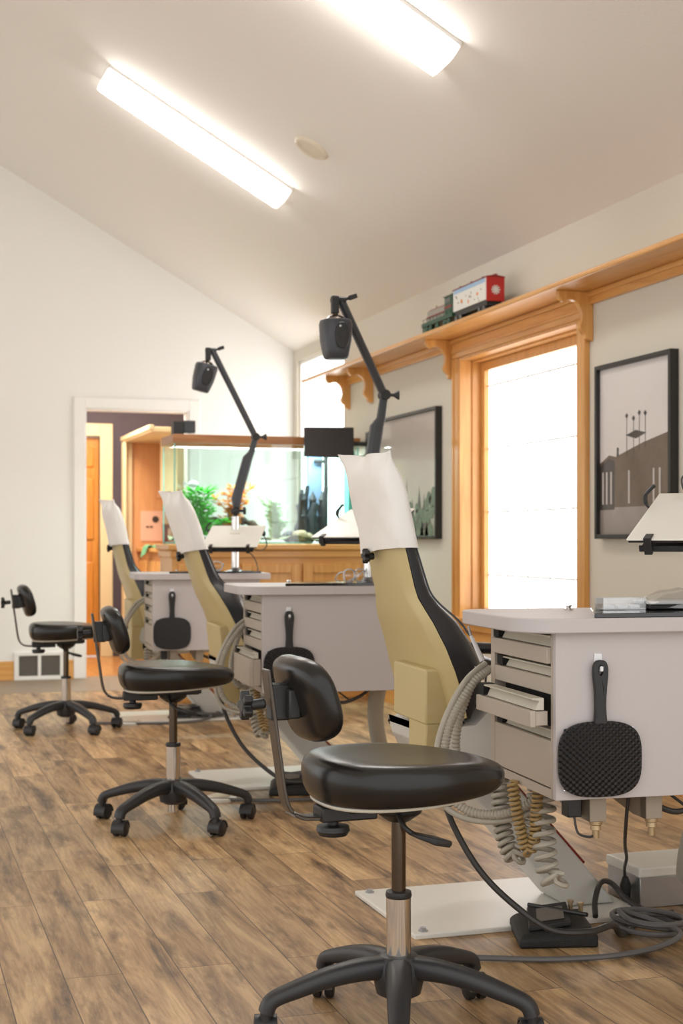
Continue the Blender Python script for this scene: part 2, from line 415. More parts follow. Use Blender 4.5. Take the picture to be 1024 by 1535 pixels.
m.box(XW-0.018, XW+0.15, y0, y0+t, z0, z1); m.box(XW-0.018, XW+0.15, y1-t, y1, z0, z1); m.box(XW-0.018, XW+0.15, y0+t, y1-t, z1-t, z1)
m.box(XW+0.055, XW+0.15, y0+t, y0+t+0.012, z0, z1-t); m.box(XW+0.055, XW+0.15, y1-t-0.012, y1-t, z0, z1-t); m.box(XW+0.055, XW+0.15, y0+t, y1-t, z1-t-0.012, z1-t)
m.build('reveal', M['oakv'], w1, O, bevel=0.002)
m = MB(); m.box(XW-0.05, XW+0.15, y0-0.1, y1+0.1, z0-0.03, z0); m.box(XW-0.036, XW, y0-0.1, y1+0.1, z0-0.07, z0-0.03); m.box(XW-0.02, XW, y0-0.085, y1+0.085, z0-0.14, z0-0.07)
m.build('sill', M['oak'], w1, O, bevel=0.006)
sash = frame_mb(y0+0.028, y1-0.028, z0, z1-0.028, 0.05, XW+0.105, XW+0.15).build('sash', M['oakv'], w1, O, bevel=0.004)
MB().box(XW+0.135, XW+0.139, y0+0.07, y1-0.07, z0+0.04, z1-0.07).build('pane', M['pane'], w1, O)
m = MB()
for z in (0.859, 1.213, 1.57, 1.925):
    m.box(XW+0.128, XW+0.135, y0+0.075, y1-0.075, z-0.005, z+0.005)
yy = y1-0.078
for k in range(1, 5):
    y = yy - k*(yy-(y0+0.078))/5.0
    m.box(XW+0.130, XW+0.135, y-0.004, y+0.004, z0+0.05, z1-0.08)
m.build('muntin_grid', M['muntin'], w1, O)

w2 = struct(bpy.data.objects.new('window_2', None)); COL.objects.link(w2); w2.location = (XW, 10.26, 0.5); O = w2.location[:]
y0, y1, z0, z1 = W2
frame_mb(y0, y1, z0, z1, 0.03, XW+0.02, XW+0.10).build('window_frame', M['white_trim'], w2, O, bevel=0.004)
MB().box(XW+0.05, XW+0.056, y0+0.03, y1-0.03, z0+0.03, z1-0.03).build('pane', M['pane2'], w2, O)

# ------------------------------------------------------------------ hall seen through the opening
m = MB(); HY = 12.95
m.box(-0.4, 1.50, HY, HY+0.1, 0, 2.6); m.box(1.87, 3.4, HY, HY+0.1, 0, 2.6); m.box(1.50, 1.87, HY, HY+0.1, 2.0, 2.6)
struct(m.build('wall_hall', M['plum'], flat=True))
struct(MB().box(1.05, 1.15, 11.08, HY, 0, 2.6).build('wall_hall_left', M['wall_white']))
struct(MB().box(-0.4, 3.6, 11.08, 14.6, 2.6, 2.7).build('ceiling_hall', M['ceil']))
la = bpy.data.lights.new('hall_fill', 'AREA'); la.energy = 48; la.size = 0.6; la.color = (1, 0.93, 0.85); lo = bpy.data.objects.new('hall_fill', la); COL.objects.link(lo); lo.location = (1.65, 11.75, 2.56)  # added fill light under the hall ceiling, no fixture behind it
struct(MB().box(3.3, 3.4, 11.1, 12.95, 0, 2.6).build('wall_hall_right', M['wall_white']))
m = MB(); m.box(1.87, 1.985, HY-0.02, HY, 0, 2.115); m.box(1.40, 1.50, HY-0.02, HY, 0, 2.115); m.box(1.50, 1.87, HY-0.02, HY, 2.0, 2.115)
struct(m.build('trim_2', M['cream_trim'], bevel=0.005))
d = struct(bpy.data.objects.new('door_1', None)); COL.objects.link(d); d.location = (1.69, HY+0.07, 0); O = d.location[:]
MB().box(1.595, 1.868, HY+0.05, HY+0.09, 0.01, 1.995).build('door_leaf', M['pine'], d, O, bevel=0.003)
m = MB()
for z0, z1 in ((0.22, 0.86), (1.06, 1.62), (1.72, 1.9)):
    m.box(1.655, 1.725, HY+0.035, HY+0.055, z0, z1); m.box(1.75, 1.82, HY+0.035, HY+0.055, z0, z1)
m.build('door_panel', M['pine'], d, O, bevel=0.012)
MB().ball((1.625, HY+0.03, 0.97), 0.022).build('door_knob', M['knobbrass'], d, O)
MB().box(1.50, 1.593, HY+0.05, HY+0.08, 0.01, 2.0).build('side_jamb', M['greyplast'], d, O)

# hutch in the hall
h = thing('reception_hutch', 'tan wooden hutch with cream top trim beyond the doorway, left of the aquarium', 'hutch', (2.4, 12.1, 0)); O = h.location[:]
MB().box(2.10, 2.85, 12.72, 12.76, 0, 1.93).build('end_panel', M['hutchwood'], h, O)
m = MB(); m.box(2.06, 2.12, 12.68, 12.72, 0, 1.93); m.box(2.03, 2.055, 12.60, 12.72, 0, 1.93)
m.build('corner_post', M['cream_trim'], h, O, bevel=0.004)
m = MB(); m.box(2.05, 2.9, 11.35, 12.78, 1.93, 1.97); m.box(2.03, 2.07, 11.33, 12.78, 1.945, 1.985)
m.build('crown_board', M['cream_trim'], h, O, bevel=0.006)
MB().box(2.82, 2.85, 11.4, 12.72, 0, 1.93).build('back_panel', M['hutchwood'], h, O)
m = MB(); m.box(2.30, 2.82, 11.55, 12.3, 1.46, 1.93); m.build('upper_cabinet', M['cream_trim'], h, O, bevel=0.006)
m = MB(); m.box(2.27, 2.82, 11.52, 12.32, 1.42, 1.46); m.build('cabinet_shelf', M['rimwood'], h, O, bevel=0.004)
MB().box(2.16, 2.82, 11.4, 12.72, 0.955, 0.99).build('countertop', M['oak'], h, O, bevel=0.005)
m = MB(); m.box(2.20, 2.82, 11.45, 12.70, 0, 0.955); lb = m.build('lower_cabinet', M['hutchwood'], h, O, bevel=0.004)
m = MB()
for y in (11.5, 11.92, 12.34): m.box(2.18, 2.20, y, y+0.36, 0.1, 0.88)
m.build('door_front', M['oakv'], h, O, bevel=0.008)
n = thing('notice_sheet', 'pink notice sheet pinned on the tan hutch panel, left of the aquarium', 'notice', (2.33, 12.715, 1.17)); O = n.location[:]
MB().box(2.20, 2.48, 12.712, 12.718, 1.05, 1.32).build('sheet', M['paperpink'], n, O)
m = MB(); m.lathe([(0.001,0),(0.03,0),(0.03,0.003),(0.001,0.003)], (2.335,12.712,1.245), (0,-1,0)); m.box(2.25,2.275,12.708,12.712,1.17,1.185); m.box(2.285,2.31,12.708,12.712,1.17,1.185)
m.build('printed_marks', M['drift'], n, O)
m = MB(); m.box(2.33,2.37,12.3,12.36,0.99,1.18); m.box(2.33,2.62,12.3,12.36,1.16,1.20); m.box(2.57,2.62,12.3,12.36,0.99,1.18)
tag(at(m, 'red_stand', M['maroon'], (2.45,12.33,0.99), bevel=0.004), 'dark red arched stand on the hutch counter, below the pink notice', 'stand')
m = MB(); m.lathe([(0.03,0),(0.032,0.02),(0.032,0.11),(0.014,0.13),(0.012,0.15),(0.001,0.151)], (2.46,12.2,0.99)); m.box(2.5,2.55,12.15,12.2,0.99,1.06)
tag(at(m, 'black_dispenser', M['black'], (2.46,12.2,0.99)), 'small black dispenser bottle on the hutch counter inside the red stand', 'dispenser')
m = MB(); m.box(2.36,2.50,11.75,11.86,0.99,1.10); m.box(2.355,2.505,11.745,11.865,1.10,1.115)
tag(at(m, 'tan_carton', M['cardboard'], (2.43,11.8,0.99), bevel=0.003), 'small tan carton with lid on the hutch counter beside the aquarium', 'box')
m = MB(); rings = []
for i in range(9):
    x = 2.15 + i*0.024; z = 0.995 + 0.012*math.sin(i*1.9)
    rings.append([(x, 12.28, z), (x, 12.05, z+0.01*math.cos(i)), (x, 12.05, z+0.012), (x, 12.28, z+0.012)])
m.loft(rings)
m.loft([[(2.15-0.01*k, 12.26, 0.998-0.045*k+0.005), (2.15-0.01*k, 12.06, 0.998-0.03*k+0.005), (2.14-0.01*k, 12.06, 0.998-0.03*k), (2.14-0.01*k, 12.26, 0.998-0.045*k)] for k in range(3)])
tag(at(m, 'green_cloth', M['greencloth'], (2.24,12.16,0.99)), 'crumpled green cloth draped over the edge of the hutch counter', 'cloth')

# ------------------------------------------------------------------ ceiling fixtures
def strip_light(loc_y, label):
    t = thing('strip_light', label, 'ceiling light', (1.715, loc_y, ceil_z(1.715)), 0, 'ceiling strip lights')
    O = t.location[:]; xa, xb = 1.19, 2.24
    ax = Vector((1,0,-SL)).normalized(); nn = Vector((-SL,0,-1)).normalized()
    def pt(x, dy, dep): 
        p = Vector((x, loc_y+dy, ceil_z(x))); return p + nn*dep
    MB().loft([[pt(x, -0.135, 0), pt(x, 0.135, 0), pt(x, 0.135, 0.018), pt(x, -0.135, 0.018)] for x in (xa, xb)]).build('back_plate', M['lightbody'], t, O)
    sec = [(-0.13,0.018),(-0.13,0.04),(-0.118,0.066),(-0.09,0.082),(-0.03,0.088),(0.03,0.088),(0.09,0.082),(0.118,0.066),(0.13,0.04),(0.13,0.018)]
    MB().loft([[pt(x, a, b) for a, b in sec] for x in (xa+0.012, xb-0.012)]).build('diffuser', M['diff'], t, O)
    for x, s in ((xa, 1), (xb, -1)):
        MB().loft([[pt(x + s*k, a, b) for a, b in sec] for k in (0, 0.012)]).build('end_cap', M['capwhite'], t, O)
    return t
strip_light(7.985, 'whole lit ceiling strip light on the slope, left of the round speaker')
strip_light(5.48, 'lit ceiling strip light cut off by the top edge, nearer the camera')
c0 = Vector((2.15, 7.19, ceil_z(2.15))); nn = Vector((-SL,0,-1)).normalized()
sp = thing('ceiling_speaker', 'round ivory speaker grille in the sloped ceiling between the strip lights', 'speaker', c0)
m = MB(); m.lathe([(0.001,0.004),(0.072,0.004),(0.072,0.010),(0.001,0.012)], c0, nn, 32); m.build('grille', M['ivory'], sp, c0[:])
m = MB(); m.lathe([(0.072,0),(0.098,0),(0.098,0.006),(0.088,0.014),(0.074,0.014),(0.072,0.008)], c0, nn, 32); m.build('ring', M['ivory'], sp, c0[:])

# ------------------------------------------------------------------ floor vent
v = thing('wall_vent', 'white double return-air vent low on the far wall, behind the far stool', 'vent', (1.125, YF, 0.11)); O = v.location[:]
m = MB(); a, b = 0.937, 1.314
m.box(a, b, YF-0.02, YF, 0.0, 0.03); m.box(a, b, YF-0.02, YF, 0.182, 0.212); m.box(a, a+0.035, YF-0.02, YF, 0.03, 0.182); m.box(b-0.035, b, YF-0.02, YF, 0.03, 0.182); m.box(1.113, 1.137, YF-0.02, YF, 0.03, 0.182)
m.build('vent_frame', M['white_trim'], v, O, bevel=0.003)
for x0, x1 in ((a+0.035, 1.113), (1.137, b-0.035)):
    m = MB()
    for k in range(16):
        z = 0.033 + k*0.0094; m.add([(x0,YF-0.012,z),(x1,YF-0.012,z),(x1,YF-0.004,z+0.006),(x0,YF-0.004,z+0.006),(x0,YF-0.011,z+0.001),(x1,YF-0.011,z+0.001),(x1,YF-0.003,z+0.007),(x0,YF-0.003,z+0.007)],[(0,1,2,3),(4,7,6,5),(0,4,5,1),(1,5,6,2),(2,6,7,3),(3,7,4,0)])
    m.box(x0, x1, YF-0.003, YF-0.001, 0.03, 0.182)
    m.build('grille', M['vent'], v, O)

# ------------------------------------------------------------------ plate shelf with brackets
s = thing('plate_shelf', 'long honey oak wall shelf on scrolled brackets above the window', 'shelf', (XW, 6.0, 2.2)); O = s.location[:]
XS = XW-0.225
m = MB(); m.box(XS, XW, 1.2, 9.97, 2.203, 2.228); m.build('shelf_board', M['oak'], s, O, bevel=0.007, seg=3)
m = MB(); m.box(XW-0.02, XW, 1.2, 9.66, 2.145, 2.203); m.box(XW-0.03, XW, 1.2, 9.66, 2.178, 2.203)
m.build('shelf_rail', M['oak'], s, O, bevel=0.004)
def bracket(y):
    d = 0.175; pts = [(0,2.203),(-d,2.203)]
    pts += [(-d-0.004,2.185),(-d+0.004,2.168),(-d+0.02,2.152)]                       # front scroll
    pts += [(-d+0.03,2.155),(-d+0.045,2.162),(-d+0.065,2.163),(-d+0.085,2.155),(-d+0.103,2.138),(-d+0.114,2.115)]
    pts += [(-d+0.118,2.092),(-d+0.117,2.07),(-d+0.108,2.052),(-d+0.106,2.036),(-d+0.116,2.018),(-d+0.133,2.006),(-d+0.136,1.985),(0,1.975)]
    MB().prism(pts, lambda a, b: (XW-0.0005+a, y-0.016, b), lambda a, b: (XW-0.0005+a, y+0.016, b)).build('bracket', M['oakv'], s, O, bevel=0.003)
for y in (4.24, 5.925, 7.60, 9.03, 9.52): bracket(y)

# ------------------------------------------------------------------ framed pictures
def picture(y0, y1, z0, z1, label, group):
    p = thing('framed_picture', label, 'picture', (XW, (y0+y1)/2, z0), 0, group); O = p.location[:]
    t = 0.02; m = MB(); xa, xb = XW-0.042, XW-0.001
    m.box(xa, xb, y0, y0+t, z0, z1); m.box(xa, xb, y1-t, y1, z0, z1); m.box(xa, xb, y0+t, y1-t, z0, z0+t); m.box(xa, xb, y0+t, y1-t, z1-t, z1)
    m.build('frame', M['frame'], p, O, bevel=0.002)
    return p, O
p1, O = picture(5.166, 5.824, 1.06, 1.845, 'black framed brown photograph of a building with four pole signs, right of the window', None)
XP = XW-0.022
def print_mat(name, stops, extra=None):
    m, N, L, b = newmat(name); tc = N.new('ShaderNodeTexCoord'); sp = N.new('ShaderNodeSeparateXYZ'); L.new(tc.outputs['Object'], sp.inputs[0])
    n = N.new('ShaderNodeTexNoise'); n.inputs['Scale'].default_value = 9; n.inputs['Detail'].default_value = 5; L.new(tc.outputs['Object'], n.inputs['Vector'])
    a = N.new('ShaderNodeMath'); a.operation = 'MULTIPLY_ADD'; a.inputs[1].default_value = 0.14; L.new(n.outputs['Fac'], a.inputs[0]); L.new(sp.outputs['Z'], a.inputs[2])
    r = N.new('ShaderNodeValToRGB'); e = r.color_ramp.elements
    e[0].position, e[0].color = stops[0]; e[1].position, e[1].color = stops[-1]
    for q, c in stops[1:-1]: k = e.new(q); k.color = c
    L.new(a.outputs[0], r.inputs['Fac']); L.new(r.outputs['Color'], b.inputs['Base Color'])
    b.inputs['Roughness'].default_value = 0.5; b.inputs['Coat Weight'].default_value = 0.6; b.inputs['Coat Roughness'].default_value = 0.05
    return m
pm1 = print_mat('print_dusk_sky', [(0.0, C(120,108,100)), (0.2, C(150,138,132)), (0.42, C(214,206,203)), (0.9, C(222,216,214))])
MB().box(XP, XW-0.002, 5.18, 5.81, 1.075, 1.83).build('print', pm1, p1, O)
pd = mat('print_brown', C(96,78,60), 0.5, var=0.3, scale=25, coat=0.6); pdd = mat('print_dark', C(58,50,46), 0.5, var=0.3, scale=30, coat=0.6)
plt = mat('print_pale', C(190,182,178), 0.5, coat=0.6)
pic = MB()
def pq(mb, pts, lay): mb.prism(pts, lambda a, b: (XP-0.0004*lay, a, b), lambda a, b: (XP-0.0004*lay+0.0004, a, b))
m = MB(); pq(m, [(5.805,1.20),(5.186,1.20),(5.186,1.51),(5.42,1.475),(5.66,1.425),(5.72,1.435),(5.805,1.40)], 1)
m.build('printed_building', pd, p1, O)
m = MB(); pq(m, [(5.805,1.19),(5.67,1.19),(5.67,1.405),(5.72,1.42),(5.805,1.385)], 2)
for y, z0, z1 in ((5.56,1.42,1.60),(5.50,1.43,1.585),(5.45,1.44,1.605),(5.40,1.45,1.60)):
    pq(m, [(y-0.002,z0),(y+0.002,z0),(y+0.002,z1),(y-0.002,z1)], 2); pq(m, [(y,z1-0.014),(y+0.014,z1),(y,z1+0.012),(y-0.014,z1)], 3)
pq(m, [(5.57,1.515),(5.48,1.532),(5.39,1.515),(5.48,1.495)], 3)
pq(m, [(5.63,1.425),(5.65,1.425),(5.648,1.465),(5.632,1.465)], 2)
m.build('printed_signs', pdd, p1, O)
for y in (5.775,5.74,5.70,5.54,5.33,5.28):
    m = MB(); pq(m, [(y-0.007,1.215),(y+0.007,1.215),(y+0.007,1.36),(y-0.007,1.36)], 3); m.build('printed_column', plt, p1, O)
p2, O = picture(7.781, 8.86, 1.062, 1.845, 'black framed misty forest picture on the wall between the window and the corner', None)
pm2 = print_mat('print_mist', [(0.0, C(120,118,100)), (0.35, C(196,190,176)), (0.6, C(192,182,172)), (0.95, C(168,156,148))])
MB().box(XP, XW-0.002, 7.795, 8.846, 1.077, 1.83).build('print', pm2, p2, O)
pf = mat('print_fir', C(78,74,58), 0.6, var=0.3, scale=30, coat=0.6); pg = mat('print_green', C(96,112,88), 0.6, var=0.45, scale=26, coat=0.6); pgr = mat('print_grey', C(122,114,108), 0.6, coat=0.6)
m = MB(); random.seed(3)
for y, hh in ((8.02,0.30),(8.10,0.36),(8.22,0.27),(8.32,0.42),(8.45,0.33),(8.58,0.4),(8.7,0.3),(7.94,0.2)):
    pts = [(y-0.07,1.08),(y+0.07,1.08)]
    L_ = [(y+0.075*(1-k/5)*(1 if k%2 else 0.8), 1.08+hh*0.85*k/5) for k in range(1,5)]; pts += L_ + [(y,1.08+hh*0.85)] + [(2*y-a,b) for a,b in reversed(L_)]
    pq(m, pts, 1)
m.build('printed_firs', pf, p2, O)
m = MB()
for k in range(26):
    y = 7.83 + random.random()*0.5; z = 1.1 + random.random()*(0.24 - (y-7.83)*0.2); r = 0.03 + 0.02*random.random()
    pq(m, [(max(7.8,y+r*(0.8+0.3*random.random())*math.cos(a)), max(1.08, z+r*math.sin(a))) for a in [q*math.pi/5 for q in range(10)]], 2+k%3)
m.build('printed_bushes', pg, p2, O)

# ------------------------------------------------------------------ toy train on the shelf
ZS = 2.229
def wheel(par, O, x, y, r): MB().lathe([(0.001,0),(r,0),(r,0.006),(r*0.85,0.012),(0.001,0.012)], (x,y,ZS+r), (-1,0,0), 16).build('wheel', M['blackg'], par, O)
bc = thing('toy_boxcar', 'toy boxcar with pictured white side and red end, on the shelf', 'toy train car', (3.06, 7.08, ZS), 0, 'toy train on the shelf'); O = bc.location[:]
YA, YB = 6.86, 7.31; XA, XC = 3.012, 3.108
MB().box(XA, XC, YA+0.004, YB, ZS+0.058, ZS+0.172).build('car_body', M['sky_print'], bc, O, bevel=0.002)
m = MB(); m.box(XA-0.002, XC+0.002, YA-0.006, YA+0.004, ZS+0.05, ZS+0.176); m.build('car_end', M['red'], bc, O, bevel=0.002)
m = MB(); m.prism([(XA-0.004,ZS+0.172),(XC+0.004,ZS+0.172),(XC+0.004,ZS+0.177),((XA+XC)/2,ZS+0.185),(XA-0.004,ZS+0.177)], lambda a,b:(a,YA-0.008,b), lambda a,b:(a,YB+0.004,b))
m.box(3.052,3.068,YA-0.012,YB+0.008,ZS+0.185,ZS+0.189)
for y in (6.9,7.05,7.2): m.box(XA-0.006,XC+0.006,y,y+0.006,ZS+0.175,ZS+0.181)
m.build('car_roof', M['maroon'], bc, O)
m = MB()
for k in range(10): 
    a = k*math.pi*2/10; m.obox((3.06+0.014*math.cos(a), YA-0.0075, ZS+0.108+0.014*math.sin(a)), (0.010*math.cos(a),0,0.010*math.sin(a)), (0,0.001,0), (-0.003*math.sin(a),0,0.003*math.cos(a)))
m.lathe([(0.001,0),(0.007,0),(0.007,0.0015),(0.001,0.0015)], (3.06,YA-0.006,ZS+0.108), (0,-1,0)); m.build('white_emblem', M['sky_print'], bc, O)
m = MB(); m.box(XA-0.001, XA+0.0005, YA+0.02, YB-0.01, ZS+0.15, ZS+0.172); m.build('blue_band', M['light_blue'], bc, O)
m = MB(); m.lathe([(0.001,0),(0.012,0),(0.012,0.001),(0.001,0.001)], (XA,7.19,ZS+0.1), (-1,0,0)); m.ball((XA,6.98,ZS+0.105),0.0015,0.012,0.009); m.ball((XA,7.1,ZS+0.085),0.0015,0.008,0.012); m.build('orange_pictures', M['orange'], bc, O)
m = MB(); random.seed(11)
for k in range(14): m.ball((XA, 6.9+0.37*random.random(), ZS+0.065+0.07*random.random()), 0.0012, 0.005+0.004*random.random(), 0.004+0.004*random.random(), 8)
m.build('grey_pictures', M['taupe'], bc, O)
m = MB(); m.box(XA+0.006, XC-0.006, YA+0.01, YB-0.01, ZS+0.03, ZS+0.058)
for y in (6.93, 7.24): m.box(XA+0.006, XC-0.006, y-0.045, y+0.045, ZS+0.014, ZS+0.03)
m.build('underframe', M['black'], bc, O)
for y in (6.90,6.96,7.21,7.27): 
    wheel(bc, O, XA+0.012, y, 0.018)
en = thing('toy_locomotive', 'green and silver toy locomotive with red stripes ahead of the boxcar', 'toy locomotive', (3.06, 7.55, ZS), 0, 'toy train on the shelf'); O = en.location[:]
MB().box(3.02,3.10,7.45,7.73,ZS+0.06,ZS+0.125).build('hood', M['trainsilver'], en, O, bevel=0.008)
m = MB(); m.box(3.018,3.102,7.45,7.731,ZS+0.082,ZS+0.092); m.box(3.03,3.09,7.47,7.72,ZS+0.125,ZS+0.130); m.build('red_stripe', M['maroon'], en, O)
MB().box(3.014,3.106,7.34,7.45,ZS+0.06,ZS+0.16).build('cab', M['green'], en, O, bevel=0.003)
m = MB(); m.box(3.012,3.108,7.345,7.449,ZS+0.095,ZS+0.108); m.build('cab_stripe', M['maroon'], en, O)
m = MB(); m.box(3.012,3.108,7.36,7.43,ZS+0.125,ZS+0.148); m.build('cab_window', M['blackg'], en, O)
m = MB(); m.prism([(3.008,ZS+0.16),(3.112,ZS+0.16),(3.112,ZS+0.165),(3.06,ZS+0.175),(3.008,ZS+0.165)], lambda a,b:(a,7.33,b), lambda a,b:(a,7.46,b)); m.build('cab_roof', M['trainsilver'], en, O)
m = MB(); m.box(3.01,3.11,7.33,7.79,ZS+0.04,ZS+0.062); m.box(3.02,3.10,7.76,7.80,ZS+0.012,ZS+0.05)
for k in range(9): m.cyl((3.012,7.36+k*0.05,ZS+0.055),(3.012,7.36+k*0.05,ZS+0.08),0.0015,n=6)
m.box(3.011,3.013,7.35,7.78,ZS+0.079,ZS+0.082)
m.build('running_frame', M['green'], en, O, bevel=0.001)
m = MB(); m.cyl((3.045,7.66,ZS+0.125),(3.045,7.66,ZS+0.15),0.008,0.011); m.ball((3.02,7.455,ZS+0.165),0.010); m.cyl((3.05,7.73,ZS+0.095),(3.05,7.742,ZS+0.095),0.01); m.build('lamp_and_stack', M['ivory'], en, O)
for y in (7.39,7.45,7.56,7.66,7.72): 
    MB().lathe([(0.001,0),(0.02,0),(0.02,0.006),(0.012,0.012),(0.001,0.012)], (3.02,y,ZS+0.02), (-1,0,0), 16).build('wheel', M['green'], en, O)

bc.location.x -= 0.075; bc.location.y -= 0.165; en.location.x -= 0.075; en.location.y -= 0.175
# ------------------------------------------------------------------ aquarium on its cabinet
cbn = thing('aquarium_cabinet', 'honey oak panelled cabinet carrying the aquarium against the far corner', 'cabinet', (2.42, 9.3, 0)); O = cbn.location[:]
TX0, TX1, TY0, TY1 = 1.80, 3.055, 9.12, 9.50
MB().box(TX0-0.02, 3.10, TY0-0.02, TY1+0.02, 0.06, 0.94).build('body', M['oakx'], cbn, O)
m = MB(); m.box(TX0-0.05, 3.112, TY0-0.06, TY1+0.03, 0.99, 1.03); m.box(TX0-0.035, 3.11, TY0-0.04, TY1+0.025, 0.94, 0.99); m.build('top_moulding', M['oakx'], cbn, O, bevel=0.008)
MB().box(TX0-0.03, 3.11, TY0-0.035, TY1+0.02, 0, 0.09).build('plinth', M['oakx'], cbn, O, bevel=0.005)
for k in range(3):
    x0 = TX0 + 0.02 + k*0.42; x1 = x0 + 0.40
    dd = MB(); dd.box(x0, x1, TY0-0.04, TY0-0.02, 0.12, 0.90); dob = dd.build('door', M['oakv'], cbn, O, bevel=0.003)
    f = MB(); t = 0.065
    f.box(x0, x0+t, TY0-0.052, TY0-0.04, 0.12, 0.90); f.box(x1-t, x1, TY0-0.052, TY0-0.04, 0.12, 0.90); f.box(x0+t, x1-t, TY0-0.052, TY0-0.04, 0.12, 0.12+t); f.box(x0+t, x1-t, TY0-0.052, TY0-0.04, 0.90-t, 0.90)
    f.build('door_frame', M['oakv'], dob, O, bevel=0.006)
tk = thing('aquarium', 'large glass fish tank with wooden top rim on the oak cabinet', 'aquarium', (2.42, 9.3, 1.03)); O = tk.location[:]; Z0, Z1 = 1.031, 1.745
m = MB(); g = 0.01
m.box(TX0, TX1, TY0, TY0+g, Z0, Z1-0.03); m.box(TX0, TX1, TY1-g, TY1, Z0, Z1-0.03); m.box(TX0, TX0+g, TY0+g, TY1-g, Z0, Z1-0.03); m.box(TX1-g, TX1, TY0+g, TY1-g, Z0, Z1-0.03)
m.build('glass_panes', M['tankglass'], tk, O, flat=True)
MB().box(TX0+g+0.001, TX1-g-0.001, TY0+g+0.001, TY1-g-0.001, Z0+0.015, 1.66).build('water', M['water'], tk, O, flat=True)
m = MB(); e = 0.0035
for x in (TX0, TX1):
    for y in (TY0, TY1): m.box(x-e, x+e, y-e, y+e, Z0, Z1-0.06)
m.build('corner_seal', M['tankedge'], tk, O)
m = MB(); m.box(TX0-0.014, TX1+0.014, TY0-0.014, TY0+0.03, 1.69, Z1); m.box(TX0-0.014, TX1+0.014, TY1-0.03, TY1+0.014, 1.69, Z1); m.box(TX0-0.014, TX0+0.03, TY0+0.03, TY1-0.03, 1.69, Z1); m.box(TX1-0.03, TX1+0.014, TY0+0.03, TY1-0.03, 1.69, Z1)
m.build('top_rim', M['rimwood'], tk, O, bevel=0.004)
MB().box(TX0+g, TX1-g, TY0+g, TY1-g, Z0, Z0+0.012).build('bottom_pane', M['tankedge'], tk, O)
m = MB(); m.cyl((2.915,9.40,Z0+0.02),(2.915,9.40,1.66),0.014); m.cyl((2.915,9.40,1.60),(2.83,9.40,1.60),0.012); m.build('standpipe', M['black'], tk, O)
MB().box(2.80,2.90,9.43,9.485,Z0+0.1,1.64).build('overflow_box', M['overflow'], tk, O, bevel=0.006)
MB().box(3.0,3.04,TY0+0.03,TY0+0.13,Z0+0.02,1.66).build('teal_end_sheet', M['tankedge'], tk, O)
m = MB(); n1 = 30; random.seed(5)
rows = []
for j in range(9):
    rows.append([(TX0+0.015+i*(TX1-TX0-0.03)/n1, TY0+0.015+j*(TY1-TY0-0.03)/8, Z0+0.03+0.018*math.sin(i*0.7+j)*math.cos(i*0.31)+0.014*random.random()) for i in range(n1+1)])
m.loft(rows, cap=False, closed=False)
gv = at(m, 'gravel_bed', M['gravel'], (2.42,9.3,Z0+0.014)); tag(gv, 'speckled gravel bed covering the bottom of the aquarium', 'gravel'); gv['kind'] = 'stuff'
def plant(name, label, base, stems, leafmat, leaf, seed, spread, group=None, lean=(0,0)):
    random.seed(seed); p = thing(name, label, 'aquarium plant', base, 0, group)
    sm = MB(); lm = MB()
    for k in range(stems):
        a = random.random()*6.28; hgt = spread[1]*(0.30+0.70*random.random()); rad = spread[0]*(0.2+0.8*random.random())
        top = Vector((base[0]+rad*math.cos(a)+lean[0], base[1]+0.4*min(rad,0.12)*math.sin(a)+lean[1], base[2]+hgt)); b0 = Vector(base)
        mid = b0.lerp(top, 0.5) + Vector((-(top.x-b0.x)*0.2, 0, hgt*0.12)); q = curve([b0, mid, top], 5)
        sm.tube(q, 0.003, 6)
        for i, pnt in enumerate(q[2:]):
            for s_ in range(3):
                an = random.random()*6.28; d = Vector((math.cos(an), 0.5*math.sin(an), random.random()*0.8-0.2)).normalized()*leaf
                side = Vector((-d.z, 0.3, d.x)).normalized()*leaf*0.32; n_ = d.cross(side).normalized()*0.0012
                c_ = [pnt, pnt+d*0.5+side, pnt+d, pnt+d*0.5-side]
                lm.loft([[x+n_ for x in c_], [x-n_ for x in c_]])
    sm.build('stem', leafmat, p, base); lm.build('leaf_spray', leafmat, p, base)
    return p
plant('aquarium_plant', 'bright green plastic plant at the left end of the aquarium', (1.99,9.24,Z0+0.03), 14, M['leafg'], 0.06, 2, (0.17,0.34), 'aquarium plants', (0.03,0))
plant('aquarium_plant', 'orange leafy plant rising behind the lamp pole in the aquarium', (2.23,9.30,Z0+0.03), 13, M['leafo'], 0.052, 4, (0.14,0.36), 'aquarium plants')
plant('aquarium_plant', 'pale white-green bushy plant in the middle of the aquarium', (2.50,9.22,Z0+0.03), 24, M['leafw'], 0.045, 6, (0.10,0.28), 'aquarium plants')
m = MB(); m.tube(curve([(1.98,9.33,Z0+0.07),(2.1,9.36,Z0+0.10),(2.25,9.38,Z0+0.16),(2.36,9.35,Z0+0.14),(2.45,9.33,Z0+0.08)],8), [0.024+0.008*math.sin(i*1.3) for i in range(33)], 10)
m.tube(curve([(2.2,9.37,Z0+0.14),(2.12,9.35,Z0+0.17),(2.06,9.33,Z0+0.16)],8), 0.014, 8); m.tube(curve([(2.05,9.36,Z0+0.09),(2.0,9.38,Z0+0.05),(1.93,9.38,Z0+0.04)],8), 0.02, 8)
tag(at(m, 'driftwood', M['drift'], (2.2,9.35,Z0+0.02)), 'dark arched driftwood branch lying in the aquarium behind the orange plant', 'driftwood')
m = MB(); random.seed(9)
